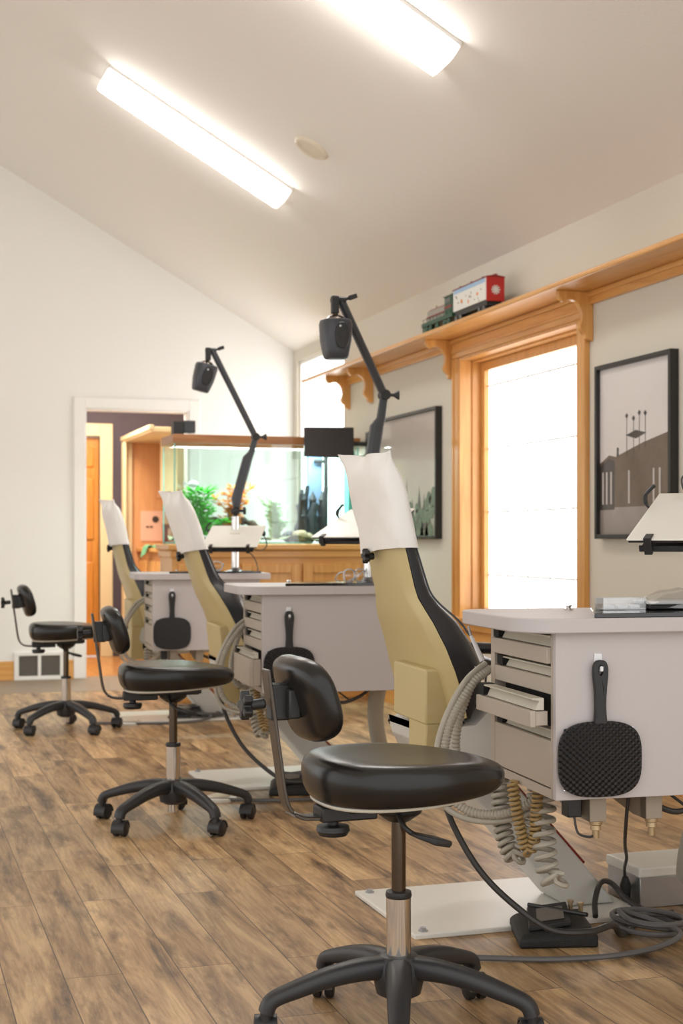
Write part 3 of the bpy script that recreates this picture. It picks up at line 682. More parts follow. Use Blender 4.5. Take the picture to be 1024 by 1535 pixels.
for k in range(16):
    x = 2.69+0.2*random.random(); hh = 0.12+0.26*random.random(); y = 9.27+0.09*random.random(); r = 0.014+0.016*random.random()
    m.tube(curve([(x,y,Z0+0.02),(x+0.02*random.uniform(-1,1),y,Z0+0.02+hh*0.5),(x+0.03*random.uniform(-1,1),y,Z0+0.02+hh)],5), [r*(1.15-0.035*i) + 0.003*random.random() for i in range(11)], 8)
for k in range(9): m.ball((2.62+0.34*random.random(), 9.28+0.06*random.random(), Z0+0.03+0.04*random.random()), 0.05, 0.04, 0.04, 9)
for k in range(3): m.lathe([(0.03,0),(0.034,0.16),(0.026,0.17),(0.024,0.26),(0.03,0.27),(0.001,0.33)], (2.72+k*0.07, 9.30, Z0+0.03), n=10)
tag(at(m, 'ruin_ornament', M['ruin'], (2.79,9.3,Z0+0.02)), 'dark craggy ruin ornament at the right end of the aquarium', 'aquarium ornament')
m = MB()
for x, y, z, r in ((2.68,9.2,0.05,0.05),(2.73,9.21,0.04,0.04),(2.65,9.21,0.06,0.03)): m.ball((x,y,Z0+z),r,r*0.8,r*0.9,9)
tag(at(m, 'coral_rock', M['rock'], (2.69,9.2,Z0+0.02)), 'tan knobbly rock in front of the dark ruin ornament in the tank', 'rock')
f = thing('white_fish', 'small white fish swimming above the bright green plant', 'fish', (1.94,9.22,1.425)); O = f.location[:]
m = MB(); m.lathe([(0.001,-0.04),(0.012,-0.032),(0.02,-0.015),(0.02,0.0),(0.013,0.02),(0.005,0.034),(0.001,0.036)], (1.94,9.22,1.425), (-1,0,0)); m.build('fish_body', M['fish'], f, O)
m = MB(); m.prism([(1.905,1.425),(1.875,1.445),(1.882,1.425),(1.875,1.405)], lambda a,b:(a,9.2185,b), lambda a,b:(a,9.2215,b)); m.prism([(1.955,1.444),(1.935,1.46),(1.92,1.44)], lambda a,b:(a,9.2185,b), lambda a,b:(a,9.2215,b)); m.build('fin', M['fish'], f, O)
u = thing('tank_pump_box', 'black box with grey housing on the left end of the tank rim', 'pump', (1.88,9.3,1.746)); O = u.location[:]
MB().box(1.815,1.885,9.22,9.32,1.746,1.838).build('motor_box', M['black'], u, O, bevel=0.006)
MB().box(1.885,1.965,9.24,9.32,1.764,1.846).build('side_housing', M['lampgrey'], u, O, bevel=0.006)
m = MB(); m.box(1.84,1.90,9.25,9.30,1.72,1.75); m.build('clip', M['black'], u, O)

ta = bpy.data.lights.new('aquarium_fill', 'AREA'); ta.shape = 'RECTANGLE'; ta.size = 1.0; ta.size_y = 0.12; ta.energy = 24; ta.color = (0.93, 1, 0.97); to = bpy.data.objects.new('aquarium_fill', ta); COL.objects.link(to); to.location = (2.4, 9.27, 1.70)  # added fill light below the rim to brighten the plants, no lamp modelled
# monitor on a wall arm
mo = thing('wall_monitor', 'dark flat monitor on a wall arm in front of the aquarium rim', 'monitor', (2.83, 8.98, 1.60)); O = mo.location[:]
def mq(a, b, z): return (2.635 + a*0.34, 8.97 - a*0.01 + b, z)
MB().loft([[mq(0,0,1.605),mq(1,0,1.60),mq(1,0,1.805),mq(0,0,1.80)], [mq(0,0.025,1.605),mq(1,0.025,1.60),mq(1,0.025,1.805),mq(0,0.025,1.80)]]).build('display', M['screen'], mo, O, bevel=0.006)
m = MB(); m.box(2.75,2.87,8.99,9.02,1.64,1.76); m.build('rear_mount', M['black'], mo, O, bevel=0.004)
m = MB(); m.tube([(2.82,9.03,1.70),(2.95,9.06,1.70),(3.09,9.02,1.70)], 0.016, 10); m.cyl((2.82,9.0,1.66),(2.82,9.0,1.74),0.02); m.build('arm', M['black'], mo, O)
MB().box(3.09,3.129,8.97,9.07,1.62,1.78).build('wall_plate', M['black'], mo, O, bevel=0.004)
# ------------------------------------------------------------------ operator stool (built facing +X at the origin)
def superell(a, e=2.6):
    c, s = math.cos(a), math.sin(a); return (math.copysign(abs(c)**(2/e), c), math.copysign(abs(s)**(2/e), s))
def make_stool(label, loc):
    st = thing('operator_stool', label, 'stool', (0,0,0), 0, 'black operator stools')
    # seat: saddle cushion, thick at the rear, waterfall nose
    N = 48; rings = []
    def top(x, y):
        xx = x/0.215
        z = 0.601 + 0.004*max(0,-xx)**2 - 0.020*max(0, xx)**2.4 - 0.004*xx - 0.012*(1-min(1,(abs(y)/0.2)**2))*(1-xx*xx)*1.0
        return z
    def bot(x): return 0.513 + 0.010*(x/0.215)
    def ring(k, zf, mode):
        r = []
        for i in range(N):
            a = 2*math.pi*i/N; ox, oy = superell(a, 2.5); wy = 0.205*(1-0.16*max(0,ox)); x = 0.215*ox*k; y = wy*oy*k
            zt = top(x, y); zb = bot(x); r.append((x, y, zb + (zt-zb)*zf))
        return r
    for k in (0.02, 0.3, 0.55, 0.75): rings.append(ring(k, 1.0, 0))
    for k, zf in ((0.87, 0.965), (0.945, 0.88), (0.985, 0.74), (1.0, 0.55), (0.99, 0.34), (0.96, 0.15), (0.92, 0.04), (0.90, 0.0)): rings.append(ring(k, zf, 0))
    rings.append(ring(0.3, 0.0, 0)); rings.append(ring(0.02, 0.0, 0))
    MB().loft(rings).build('seat', M['vinyl'], st, o=(-0.012,0,0), sub=1, angle=180)
    r1 = []
    for k, dz in ((0.02,0.001),(0.85,0.001),(0.855,-0.003),(0.845,-0.006),(0.02,-0.006)):
        r1.append([(x, y, bot(x)+dz) for x, y, z in ring(k, 0, 0)])
    MB().loft(r1).build('seat_pan', M['lip'], st, angle=50)
    # mechanism
    m = MB(); m.box(-0.13, 0.09, -0.05, 0.05, 0.482, 0.504); m.box(-0.05, 0.095, -0.075, 0.075, 0.488, 0.506); m.box(-0.185, -0.06, -0.03, 0.03, 0.464, 0.495)
    m.lathe([(0.055,0.495),(0.05,0.47),(0.024,0.452),(0.001,0.45)], (0,0,0), n=20)
    m.build('tilt_mechanism', M['black'], st, bevel=0.004)
    m = MB(); m.lathe([(0.001,0.0),(0.012,0),(0.012,0.012),(0.034,0.014),(0.036,0.024),(0.03,0.034),(0.001,0.034)], (-0.15,0,0.466), (0,0,-1), 14); m.build('seat_knob', M['black'], st)
    m = MB(); m.tube(curve([(0.03,-0.05,0.465),(0.035,-0.075,0.44),(0.05,-0.085,0.425)],6), 0.006, 8)
    m.loft([[(0.04+0.005, -0.078, 0.432),(0.05,-0.11,0.428),(0.05,-0.11,0.420),(0.045,-0.078,0.422)],[(0.07,-0.07,0.424),(0.085,-0.125,0.42),(0.085,-0.125,0.405),(0.07,-0.07,0.41)],[(0.105,-0.075,0.415),(0.12,-0.12,0.412),(0.12,-0.12,0.397),(0.105,-0.075,0.40)],[(0.125,-0.085,0.409),(0.13,-0.11,0.408),(0.13,-0.11,0.400),(0.125,-0.085,0.402)]])
    m.v = [(x-0.055, y, z+0.015) for x,y,z in m.v]; m.build('height_lever', M['black'], st, bevel=0.004)
    MB().cyl((0,0,0.28),(0,0,0.47),0.0155).build('gas_rod', M['gunmetal'], st)
    m = MB(); m.lathe([(0.02,0.10),(0.0265,0.10),(0.0265,0.292),(0.02,0.295)], (0,0,0), n=28); m.build('column_sleeve', M['chrome'], st)
    m = MB(); m.lathe([(0.016,0.288),(0.027,0.288),(0.0285,0.293),(0.027,0.301),(0.016,0.303)], (0,0,0)); m.build('collar', M['black'], st)
    MB().cyl((0,0,0.045),(0,0,0.102),0.019).build('column_foot', M['chrome'], st)
    m = MB(); m.lathe([(0.026,0.168),(0.04,0.165),(0.052,0.15),(0.056,0.12),(0.048,0.085),(0.03,0.075),(0.02,0.075)], (0,0,0), n=30); hub = m.build('base_hub', M['base'], st)
    for k in range(5):
        a = R(72*k); ca, sa = math.cos(a), math.sin(a)
        path = curve([(0.03,0,0.138),(0.09,0,0.137),(0.16,0,0.126),(0.225,0,0.108),(0.276,0,0.09),(0.289,0,0.066)], 5)
        wd = [0.030 - 0.010*min(1,i/20) for i in range(len(path))]; ht = [0.028 - 0.010*min(1,i/18) for i in range(len(path))]
        def sec(i): return [(wd[i]*superell(2*math.pi*j/14, 2.8)[0], ht[i]*superell(2*math.pi*j/14, 2.8)[1]*(1.0 if j < 7 else 0.8)) for j in range(14)]
        m = MB(); m.sweep(path, sec, up=(0.35,0,1)); m.v = [(x*ca-y*sa, x*sa+y*ca, z) for x,y,z in m.v]
        leg = m.build('leg', M['base'], st)
        # twin-wheel caster with hood, swivelled
        sw = a + R([55, -40, 80, 20, -65][k]); cx, cy = 0.291*ca, 0.291*sa; d = Vector((math.cos(sw), math.sin(sw), 0)); ax = Vector((-d.y, d.x, 0)); c = Vector((cx, cy, 0.027)) - d*0.012
        m = MB()
        for s_ in (-1, 1):
            m.lathe([(0.001,0),(0.022,0.0),(0.0262,0.003),(0.0262,0.017),(0.022,0.0205),(0.001,0.0215)], c + ax*0.004*s_, ax*s_, 22)
        wob = m.build('caster_wheels', M['black'], leg)
        m = MB(); hood = []
        for j in range(12):
            t = R(-20 + 200*j/11); e_ = d*math.cos(t)*1.0 + Vector((0,0,1))*math.sin(t)
            hood.append([c + e_*0.0275 + ax*0.0235, c + e_*0.0275 - ax*0.0235, c + e_*0.0325 - ax*0.0235, c + e_*0.0325 + ax*0.0235])
        m.loft(hood); m.cyl((cx,cy,0.05),(cx,cy,0.072),0.012); m.build('caster_hood', M['base'], leg)
    # back bar, bracket and pad
    bar = curve([(-0.10,0,0.472),(-0.18,0,0.472),(-0.225,0,0.476),(-0.25,0,0.495),(-0.262,0,0.53),(-0.272,0,0.60),(-0.285,0,0.69),(-0.298,0,0.785)],7)
    m = MB(); m.sweep(bar, lambda i: [(-0.022,-0.004),(0.022,-0.004),(0.022,0.004),(-0.022,0.004)], up=(-0.7,0,0.7)); m.build('back_bar', M['barsteel'], st, bevel=0.002)
    m = MB(); m.box(-0.292,-0.250,-0.02,0.02,0.68,0.755); m.cyl((-0.30,0,0.715),(-0.335,0,0.712),0.011); m.box(-0.262,-0.236,-0.045,0.045,0.685,0.745); m.build('pad_bracket', M['black'], st, bevel=0.004)
    m = MB()
    for j in range(5):
        t = 2*math.pi*j/5; m.obox((-0.342, 0.017*math.cos(t), 0.712+0.017*math.sin(t)), (0.009,0,0), (0,0.013*math.cos(t),0.013*math.sin(t)), (0,-0.008*math.sin(t),0.008*math.cos(t)))
    m.cyl((-0.333,0,0.712),(-0.352,0,0.712),0.016); m.build('clamp_knob', M['black'], st, bevel=0.003)
    tl = R(17); N = 40; rings = []
    for k, dx in ((0.02,-0.026),(0.6,-0.026),(0.86,-0.024),(0.96,-0.014),(1.0,0.002),(0.97,0.018),(0.88,0.027),(0.6,0.030),(0.02,0.030)):
        r = []
        for i in range(N):
            cx, cz = superell(2*math.pi*i/N, 3.0); y = 0.142*cx*k; z = 0.092*cz*k; x = dx + 0.6*y*y*1.6
            r.append((-0.222 + x*math.cos(tl) - z*math.sin(tl), y, 0.722 + x*math.sin(tl) + z*math.cos(tl)))
        rings.append(r)
    MB().loft(rings).build('backrest', M['vinyl'], st, sub=1, angle=180)
    st.location = loc
    return st
s1 = make_stool('nearest black stool, cut off by the bottom edge of the photo', (1.050, 2.86, 0)); s1.rotation_euler = (0,0,R(3))
def turn_base(st, deg):
    for k in st.children:
        if k.name.split('.')[0] == 'leg': k.rotation_euler = (0,0,R(deg))
s2 = dup(s1, (1.025, 5.22, 0), 'middle black stool on the open floor between the near and far stools', rotz=R(-3))
s3 = dup(s1, (0.965, 7.98, 0), 'farthest black stool, in front of the white wall vent', rotz=R(0))
turn_base(s1, 31); turn_base(s2, 5); turn_base(s3, 5)

# ------------------------------------------------------------------ instrument cabinet (local: corner at origin, x along panel, y along drawers)
CROT = R(-4.1)
CPOS = [(1.445, 2.907, 0), (1.389, 5.30, 0), (1.369, 7.534, 0)]
def make_cabinet():
    t = thing('instrument_cabinet', 'nearest pale laminate drawer cabinet at the right edge, third drawer pulled open', 'cabinet', (0,0,0), 0, 'pale laminate drawer cabinets')
    zb, zt, D, Wd = 0.463, 0.842, 0.43, 0.58
    m = MB(); m.box(0, Wd, 0, 0.018, zb, zt); m.build('side_panel', M['lam'], t, bevel=0.0015)
    m = MB(); m.box(0.03, Wd, 0.018, D, zb, zb+0.016); m.box(Wd-0.016, Wd, 0.018, D-0.016, zb+0.016, zt); m.box(0, Wd, D-0.016, D, zb, zt); m.box(0.045, 0.05, 0.018, D-0.016, zb, zt)
    m.box(0, 0.045, 0.018, D-0.016, zb, 0.484); m.box(0,0.045,0.018,0.029,zb,zt); m.box(0,0.045,D-0.027,D-0.016,zb,zt)
    m.build('carcass', M['drawer'], t)
    r = 0.11; y0, y1, x0, x1 = -0.028, 0.455, -0.088, 0.635
    poly = [(x1,y0),(x1,y1)] + [(x0+0.07-0.07*math.sin(a), y1-0.07+0.07*math.cos(a)) for a in [R(90*k/8) for k in range(9)]] + [(x0+r-r*math.cos(a), y0+r-r*math.sin(a)) for a in [R(90*k/12) for k in range(13)]]
    m = MB(); m.prism(poly, lambda a,b:(a,b,zt), lambda a,b:(a,b,0.876)); m.build('countertop', M['lam'], t, bevel=0.003)
    rows = [(0.770,0.808,0.838),(0.700,0.738,0.766),(0.626,0.664,0.696),(0.487,0.594,0.622)]
    for i, (a, b, c) in enumerate(rows):
        f = MB(); f.box(0.0, 0.014, 0.03, D-0.028, a, b); dr = f.build('drawer', M['drawer'], t, bevel=0.002)
        l = MB(); l.loft([[(0.004,y,c-0.003),(0.004,y,c-0.007),(0.022,y,c-0.010),(0.012,y,b+0.001),(0.034,y,b+0.001),(0.034,y,c-0.003)] for y in (0.03, D-0.075)]); l.build('pull_lip', M['lip'], dr, bevel=0.0012)
        l = MB(); l.box(0.005, 0.035, D-0.070, D-0.032, b+0.002, c-0.002); l.build('recess_shade', M['dark'], dr)  # black block painting the shade in the far end of the pull recess
        l = MB(); l.box(0.0125, 0.044, 0.035, D-0.04, a+0.004, b-0.002); l.build('drawer_tray', M['drawer'], dr)
    m = MB(); m.box(0.030, 0.045, 0.026, D-0.02, 0.486, zt-0.001); m.build('gap_shade_sheet', M['dark'], t)  # solid dark sheet painting the shade behind the drawer fronts
    h = MB(); h.box(0.092, 0.112, -0.004, 0, 0.755, 0.795); h.box(0.098, 0.106, -0.022, -0.004, 0.755, 0.759); h.box(0.098,0.106,-0.024,-0.020,0.755,0.767); h.build('adhesive_hook', M['frost'], t, bevel=0.002)
    # fittings under the cabinet
    for x in (0.095, 0.235):
        f = MB(); f.prism([(0.03,zb),(0.36,zb),(0.36,zb-0.02),(0.10,zb-0.058),(0.03,zb-0.058)], lambda a,b:(x,a,b), lambda a,b:(x+0.003,a,b)); f.box(x, x+0.042, 0.03, 0.06, zb-0.058, zb); fo = f.build('hanger_bracket', M['taupe'], t, bevel=0.002)
        f = MB(); f.lathe([(0.015,0),(0.015,-0.008),(0.012,-0.01),(0.013,-0.02),(0.008,-0.022),(0.008,-0.04),(0.001,-0.041)], (x+0.022,0.045,zb-0.058)); f.build('nozzle', M['brass'], fo)
    f = MB(); f.box(0.05,0.085,0.05,0.09,zb-0.05,zb); f.build('switch_box', M['black'], t, bevel=0.003)
    f = MB(); f.tube(curve([(0.07,0.06,zb-0.05),(0.075,0.05,zb-0.085),(0.10,0.045,zb-0.095),(0.116,0.045,zb-0.09)],6),0.003,8); f.build('switch_lead', M['cord'], t)
    f = MB(); f.tube(curve([(0.27,0.06,zb-0.03),(0.33,0.06,zb-0.05),(0.40,0.07,zb-0.03),(0.45,0.08,zb)],6),0.007,8); f.tube(curve([(0.31,0.10,zb),(0.36,0.08,zb-0.04)],6),0.0035,8); f.build('loop_lead', M['cord'], t)
    f = MB(); ribbed(f, [(0.525,0.22,zb-0.002),(0.528,0.27,0.41),(0.553,0.38,0.31),(0.60,0.51,0.205),(0.65,0.62,0.122)], 0.034, 0.009, 0.002, 18); f.build('ribbed_conduit', M['hose'], t)
    m = MB(); m.lathe([(0.011,0),(0.011,0.004),(0.006,0.005),(0.006,0.009),(0.009,0.010),(0.009,0.013),(0.001,0.014)], (0.17,0.33,0.876)); m.build('push_button', M['chrome'], t)
    return t
cabs = [make_cabinet()]
cabs.append(dup(cabs[0], None, 'middle pale laminate drawer cabinet, partly behind the nearest stool backrest'))
cabs.append(dup(cabs[0], None, 'farthest pale laminate drawer cabinet, all drawers closed, in front of the oak cabinet'))
for c, p in zip(cabs, CPOS): c.location = p; c.rotation_euler = (0,0,CROT)
def drawers(c): return sorted([k for k in c.children if k.name.split('.')[0] == 'drawer'], key=lambda o: -max(v.co.z for v in o.data.vertices))
drawers(cabs[0])[0].location.x = -0.010; drawers(cabs[0])[2].location.x = -0.050
drawers(cabs[1])[3].location.x = -0.045
def loc2w(i, p):                           # cabinet-local point -> world
    c, s = math.cos(CROT), math.sin(CROT); x, y, z = p; q = CPOS[i]
    return (q[0]+x*c-y*s, q[1]+x*s+y*c, q[2]+z)

# hand mirrors hanging on the hooks
def make_mirror():
    t = thing('hand_mirror', 'black quilted-back hand mirror hanging on the nearest drawer cabinet', 'hand mirror', (0,0,0), 0, 'black hand mirrors'); N = 44; rings = []
    for k, y in ((0.02,0.007),(0.95,0.007),(1.0,0.004),(1.0,-0.004),(0.95,-0.007),(0.02,-0.007)):
        rings.append([(0.101*superell(2*math.pi*i/N,3.4)[0]*k, y, -0.205+0.083*superell(2*math.pi*i/N,3.6)[1]*k - 0.006*(superell(2*math.pi*i/N,3.6)[0]**2-0.5)*k*(1 if superell(2*math.pi*i/N,3.6)[1]>0 else -1)) for i in range(N)])
    MB().loft(rings).build('mirror_back', M['quilt'], t)
    outer = curve([(-0.016,-0.125),(-0.013,-0.09),(-0.0145,-0.05),(-0.018,-0.015),(-0.017,0.006),(-0.009,0.018),(0.009,0.018),(0.017,0.006),(0.018,-0.015),(0.0145,-0.05),(0.013,-0.09),(0.016,-0.125)],4)
    outer = [(p.x,p.y) for p in [Vector((a.x,a.y,0)) for a in outer]] if len(outer[0])>2 else [(p[0],p[1]) for p in outer]
    # handle with a hanging hole: two strips around the slot
    m = MB(); half = [p for p in outer]
    hole = [(0.006*math.sin(a), -0.004+0.013*math.cos(a)) for a in [R(-180+360*k/24) for k in range(25)]]
    left = [p for p in outer if p[0] <= 0]; 
    m2 = MB(); n = len(outer)
    hp = []
    for i in range(n):
        x, z = outer[i]; a = math.atan2(x, z+0.004); hp.append((0.0055*math.sin(a), -0.004+0.011*math.cos(a)))
    vs_ = []; fs_ = []
    for y in (-0.007, 0.005):
        for i in range(n): vs_.append((outer[i][0], y, outer[i][1]))
        for i in range(n): vs_.append((hp[i][0], y, hp[i][1]))
    for i in range(n):
        j = (i+1) % n
        if i == n-1:
            pass
        fs_.append((i, j, n+j, n+i)); fs_.append((2*n+i, 3*n+i, 3*n+j, 2*n+j)); fs_.append((i, 2*n+i, 2*n+j, j)); fs_.append((n+i, n+j, 3*n+j, 3*n+i))
    m2.add(vs_, fs_); m2.build('handle', M['black'], t, bevel=0.002)
    MB().box(-0.085,0.085,0.007,0.008,-0.275,-0.135).build('mirror_face', M['mirrorglass'], t)
    return t
mirs = [make_mirror()]
mirs.append(dup(mirs[0], None, 'black quilted-back hand mirror behind the nearest stool backrest, on the middle cabinet'))
mirs.append(dup(mirs[0], None, 'farthest black hand mirror, fully in view on the far drawer cabinet'))
for i, mm in enumerate(mirs): mm.location = loc2w(i, (0.102, -0.0125, 0.761)); mm.rotation_euler = (0,0,CROT)

# black work trays on the counters
def make_mat():
    t = thing('work_tray', 'black work tray at the right edge on the nearest counter', 'tray', (0,0,0), 0, 'black work trays')
    MB().prism([(0,0),(0.50,0),(0.50,0.25),(0.10,0.25)], lambda a,b:(a,b,0), lambda a,b:(a,b,0.010)).build('tray_base', M['blackg'], t, bevel=0.001)
    m = MB(); m.box(0.40,0.47,0.08,0.13,0.010,0.0112); m.build('rubber_pad', M['black'], t); return t
mats_ = [make_mat()]; mats_.append(dup(mats_[0], None, 'black work tray under the clear goggles on the middle counter')); mats_.append(dup(mats_[0], None, 'black work tray on the farthest counter around the chrome pole'))
for i, mm in enumerate(mats_): mm.location = loc2w(i, (0.085, -0.02, 0.8765)); mm.rotation_euler = (0,0,CROT)
# clear goggles
def make_goggles(label, i, p, rz):
    t = thing('safety_goggles', label, 'goggles', (0,0,0), 0, 'clear safety goggles')
    for s_ in (-1, 1):
        rings = []
        for k, yy in ((1.0,0.0),(0.97,0.015),(0.8,0.028),(0.4,0.035),(0.02,0.036)):
            rings.append([(s_*0.036+0.034*k*superell(2*math.pi*j/20,2.6)[0], -yy, 0.026+0.024*k*superell(2*math.pi*j/20,2.6)[1]) for j in range(20)])
        m = MB(); m.loft(rings, cap=False); m.build('lens', M['clear'], t)
        m = MB(); m.tube([(s_*0.036+0.035*superell(2*math.pi*j/20,2.6)[0], 0, 0.026+0.025*superell(2*math.pi*j/20,2.6)[1]) for j in range(21)], 0.003, 6); m.build('lens_rim', M['frost'], t)
        m = MB(); m.tube(curve([(s_*0.07,0,0.04),(s_*0.075,0.02,0.036),(s_*0.06,0.05,0.012),(s_*0.03,0.055,0.004)],6), 0.0025, 6); m.build('temple_arm', M['frost'], t)
    t.location = loc2w(i, p); t.rotation_euler = (0,0,rz); return t
make_goggles('clear white-rimmed goggles lying on the middle counter', 1, (0.39,0.10,0.8872), R(35))
make_goggles('clear goggles beside the chrome pole on the farthest counter', 2, (0.32,0.10,0.8872), R(-20))
# acrylic tray and wrapped packet on the nearest counter
o = thing('acrylic_box', 'frosted clear acrylic box on the black tray at the right edge', 'box', loc2w(0,(0.165,0.11,0.8872)), CROT)
m = MB(); m.box(0,0.11,0,0.002,0,0.028); m.box(0,0.11,0.048,0.05,0,0.028); m.box(0,0.002,0.002,0.048,0,0.028); m.box(0.108,0.11,0.002,0.048,0,0.028); m.build('box_walls', M['clear'], o)
MB().box(0.002,0.108,0.002,0.048,0,0.002).build('box_floor', M['frost'], o)
m = MB()
for k in range(3): m.box(0.012+k*0.032,0.036+k*0.032,0.012,0.034,0.002,0.011)
m.build('small_contents', M['frost'], o, bevel=0.002)
o = thing('wrapped_packet', 'clear plastic-wrapped instrument packet on the black tray by the right edge', 'packet', loc2w(0,(0.30,0.09,0.8872)), CROT); random.seed(4)
MB().box(-0.02,0.16,0.005,0.10,0,0.012).build('dark_insert', M['black'], o, bevel=0.003)
m = MB(); m.box(-0.022,0.17,0,0.104,0.012,0.02); m.build('white_sheet', M['paper'], o, bevel=0.003)
rings = []
for j in range(9):
    a = math.pi*j/8; rings.append([(-0.025+0.2*i/10, 0.052-0.06*math.cos(a), 0.003+max(0,(0.045*math.sin(a)*math.sin(math.pi*(i+0.6)/11.2)**0.7+0.005*random.random()))) for i in range(11)])
m = MB(); m.loft(rings, cap=False, closed=False); m.build('plastic_wrap', M['clear'], o)

# ------------------------------------------------------------------ pole lamps (local: pole at origin)
PP = [(1.875, 3.02, 0), (1.862, 5.42, 0), (1.84, 7.61, 0)]
def make_lamp(elbow, top, headdir, label, loc):
    t = thing('examination_lamp', label, 'lamp', (0,0,0), 0, 'pole mounted examination lamps')
    pv = Vector((0.0,0,1.215))
    MB().cyl((0,0,0.888),(0,0,1.185),0.0215,n=24).build('pole', M['chrome'], t)
    m = MB(); m.lathe([(0.055,0.8772),(0.055,0.885),(0.03,0.892),(0.022,0.905),(0.001,0.906)], (0,0,0), n=28); m.build('pole_foot', M['steel'], t)
    E = Vector(elbow); Tp = Vector(top)
    m = MB(); m.cyl((0,0,1.183),(0,0,1.205),0.012); m.ball(pv, 0.024, 0.028, 0.024); m.cyl(pv+Vector((0,-0.02,0)), pv+Vector((0.035,-0.035,0.0)), 0.008); m.obox(pv+Vector((0.042,-0.04,0)), (0.008,0,0), (0,0.006,0.004), (0,0,0.018)); m.build('pivot', M['black'], t, bevel=0.003)
    d = (E-pv).normalized(); sd = Vector((0,1,0)); u = d.cross(sd).normalized()
    # lower arm: wide spring housing with a cranked neck
    def boxring(c, wx, wy): return [c + sd*wy*a + u*wx*b for a, b in ((-1,-0.6),(-1,0.6),(-0.55,1),(0.55,1),(1,0.6),(1,-0.6),(0.55,-1),(-0.55,-1))]
    off = -u*0.012 if u.x > 0 else u*0.012
    m = MB(); m.loft([boxring(pv+d*0.02,0.018,0.018), boxring(pv+d*0.06+off,0.026,0.023), boxring(pv+d*0.30+off,0.026,0.023), boxring(pv+d*0.335,0.017,0.017), boxring(E,0.015,0.015)]); m.build('lower_arm', M['lampgrey'], t, bevel=0.002)
    m = MB(); m.cyl(E-sd*0.024, E+sd*0.024, 0.021); m.build('elbow', M['black'], t, bevel=0.002)
    m = MB(); m.cyl(E+Vector((0.015,-0.01,0)), E+Vector((0.04,-0.014,0)), 0.007); m.loft([[E+Vector((0.036,-0.014,0))+Vector((0,math.cos(a),math.sin(a)))*0.008 for a in [k*math.pi/4 for k in range(8)]],[E+Vector((0.058,-0.016,0.0))+Vector((0,0.5*math.cos(a),math.sin(a)))*0.022 for a in [k*math.pi/4 for k in range(8)]]]); m.build('elbow_knob', M['black'], t, bevel=0.002)
    d2 = (Tp-E).normalized(); u2 = d2.cross(sd).normalized(); s2 = d2.cross(u2)
    m = MB(); m.loft([[E+d2*q + u2*0.0155*a + s2*0.0155*b for a, b in ((-1,-0.5),(-1,0.5),(-0.5,1),(0.5,1),(1,0.5),(1,-0.5),(0.5,-1),(-0.5,-1))] for q in (0.01, (Tp-E).length)]); m.build('upper_arm', M['lampgrey'], t)
    m = MB(); hj = Tp + Vector((-0.025,-0.01,0.0)); m.cyl(Tp-Vector((0.04,0,0)), Tp+Vector((0.02,0,0.0)), 0.015); m.box(hj.x-0.016,hj.x+0.012,hj.y-0.014,hj.y+0.014,hj.z-0.055,hj.z+0.014); m.build('head_joint', M['black'], t, bevel=0.004)
    m = MB(); m.cyl(Tp+Vector((0.015,0,0.004)),Tp+Vector((0.035,-0.01,0.01)),0.006); m.obox(Tp+Vector((0.045,-0.012,0.014)), (0.016,0,0.006), (0,0.008,0), (-0.003,0,0.009)); m.build('head_knob', M['black'], t, bevel=0.003)
    # lamp head: tapering shield with rounded faces, dome collar on top
    hd = Vector(headdir).normalized(); c0 = hj + Vector((0,0,-0.05)); a1 = Vector((1,0,0)); a1 = (a1-hd*a1.dot(hd)).normalized(); a2 = hd.cross(a1)
    m = MB(); m.loft([[c0+hd*q + r_*(a1*math.cos(k*math.pi/10)+a2*math.sin(k*math.pi/10)) for k in range(20)] for q, r_ in ((-0.01,0.009),(0.008,0.010),(0.014,0.026),(0.032,0.046),(0.036,0.046))]); m.build('head_collar', M['gunmetal'], t)
    m = MB(); m.loft([[c0+hd*q + a1*wx*superell(2*math.pi*k/32,3.4)[0] + a2*wy*superell(2*math.pi*k/32,3.4)[1] for k in range(32)] for q, wx, wy in ((0.026,0.046,0.045),(0.03,0.056,0.055),(0.045,0.060,0.060),(0.11,0.057,0.057),(0.15,0.050,0.051),(0.174,0.045,0.046),(0.18,0.039,0.040))]); hb = m.build('lamp_head', M['lampgrey'], t)
    m = MB(); m.v = []; 
    cc = c0+hd*0.092
    m.loft([[cc + a1*(0.008+0.030*k_*superell(2*math.pi*k/24,2.2)[0]) - a2*(0.057+dp)*sg + hd*0.052*k_*superell(2*math.pi*k/24,2.2)[1] for k in range(24)] for k_, dp, sg in ((1.0,0.0,1 if a2.y>0 else -1),(0.93,0.004,1 if a2.y>0 else -1),(0.7,0.005,1 if a2.y>0 else -1),(0.02,0.003,1 if a2.y>0 else -1))]); m.build('face_bezel', M['black'], hb)
    m = MB(); m.lathe([(0.001,0),(0.005,0),(0.004,0.003),(0.001,0.003)], c0+hd*0.058 - a2*0.0595*(1 if a2.y>0 else -1), -a2*(1 if a2.y>0 else -1), 12); m.build('screw', M['frost'], hb)
    m = MB(); m.tube(curve([(-0.024,0,1.215),(-0.04,-0.004,1.20),(-0.036,-0.006,1.175),(-0.022,-0.004,1.17)],6), 0.0025, 6); m.build('cable_loop', M['cord'], t)
    t.location = loc; return t
make_lamp((0.066,-0.0,1.640), (-0.170,-0.16,1.985), (0.02,0.03,-1), 'dark grey arm lamp rising behind the paper-covered headrest, nearest in view', PP[1])
make_lamp((0.114,0,1.624), (-0.128,0,2.09), (-0.25,0.1,-1), 'dark grey arm lamp on chrome pole before the aquarium, farther of the two', PP[2])
make_lamp((-0.02,-0.22,1.56), (0.14,-0.45,1.95), (0.1,-0.1,-1), 'lamp pole cut off by the right edge, only its pivot cable loop in view', PP[0])

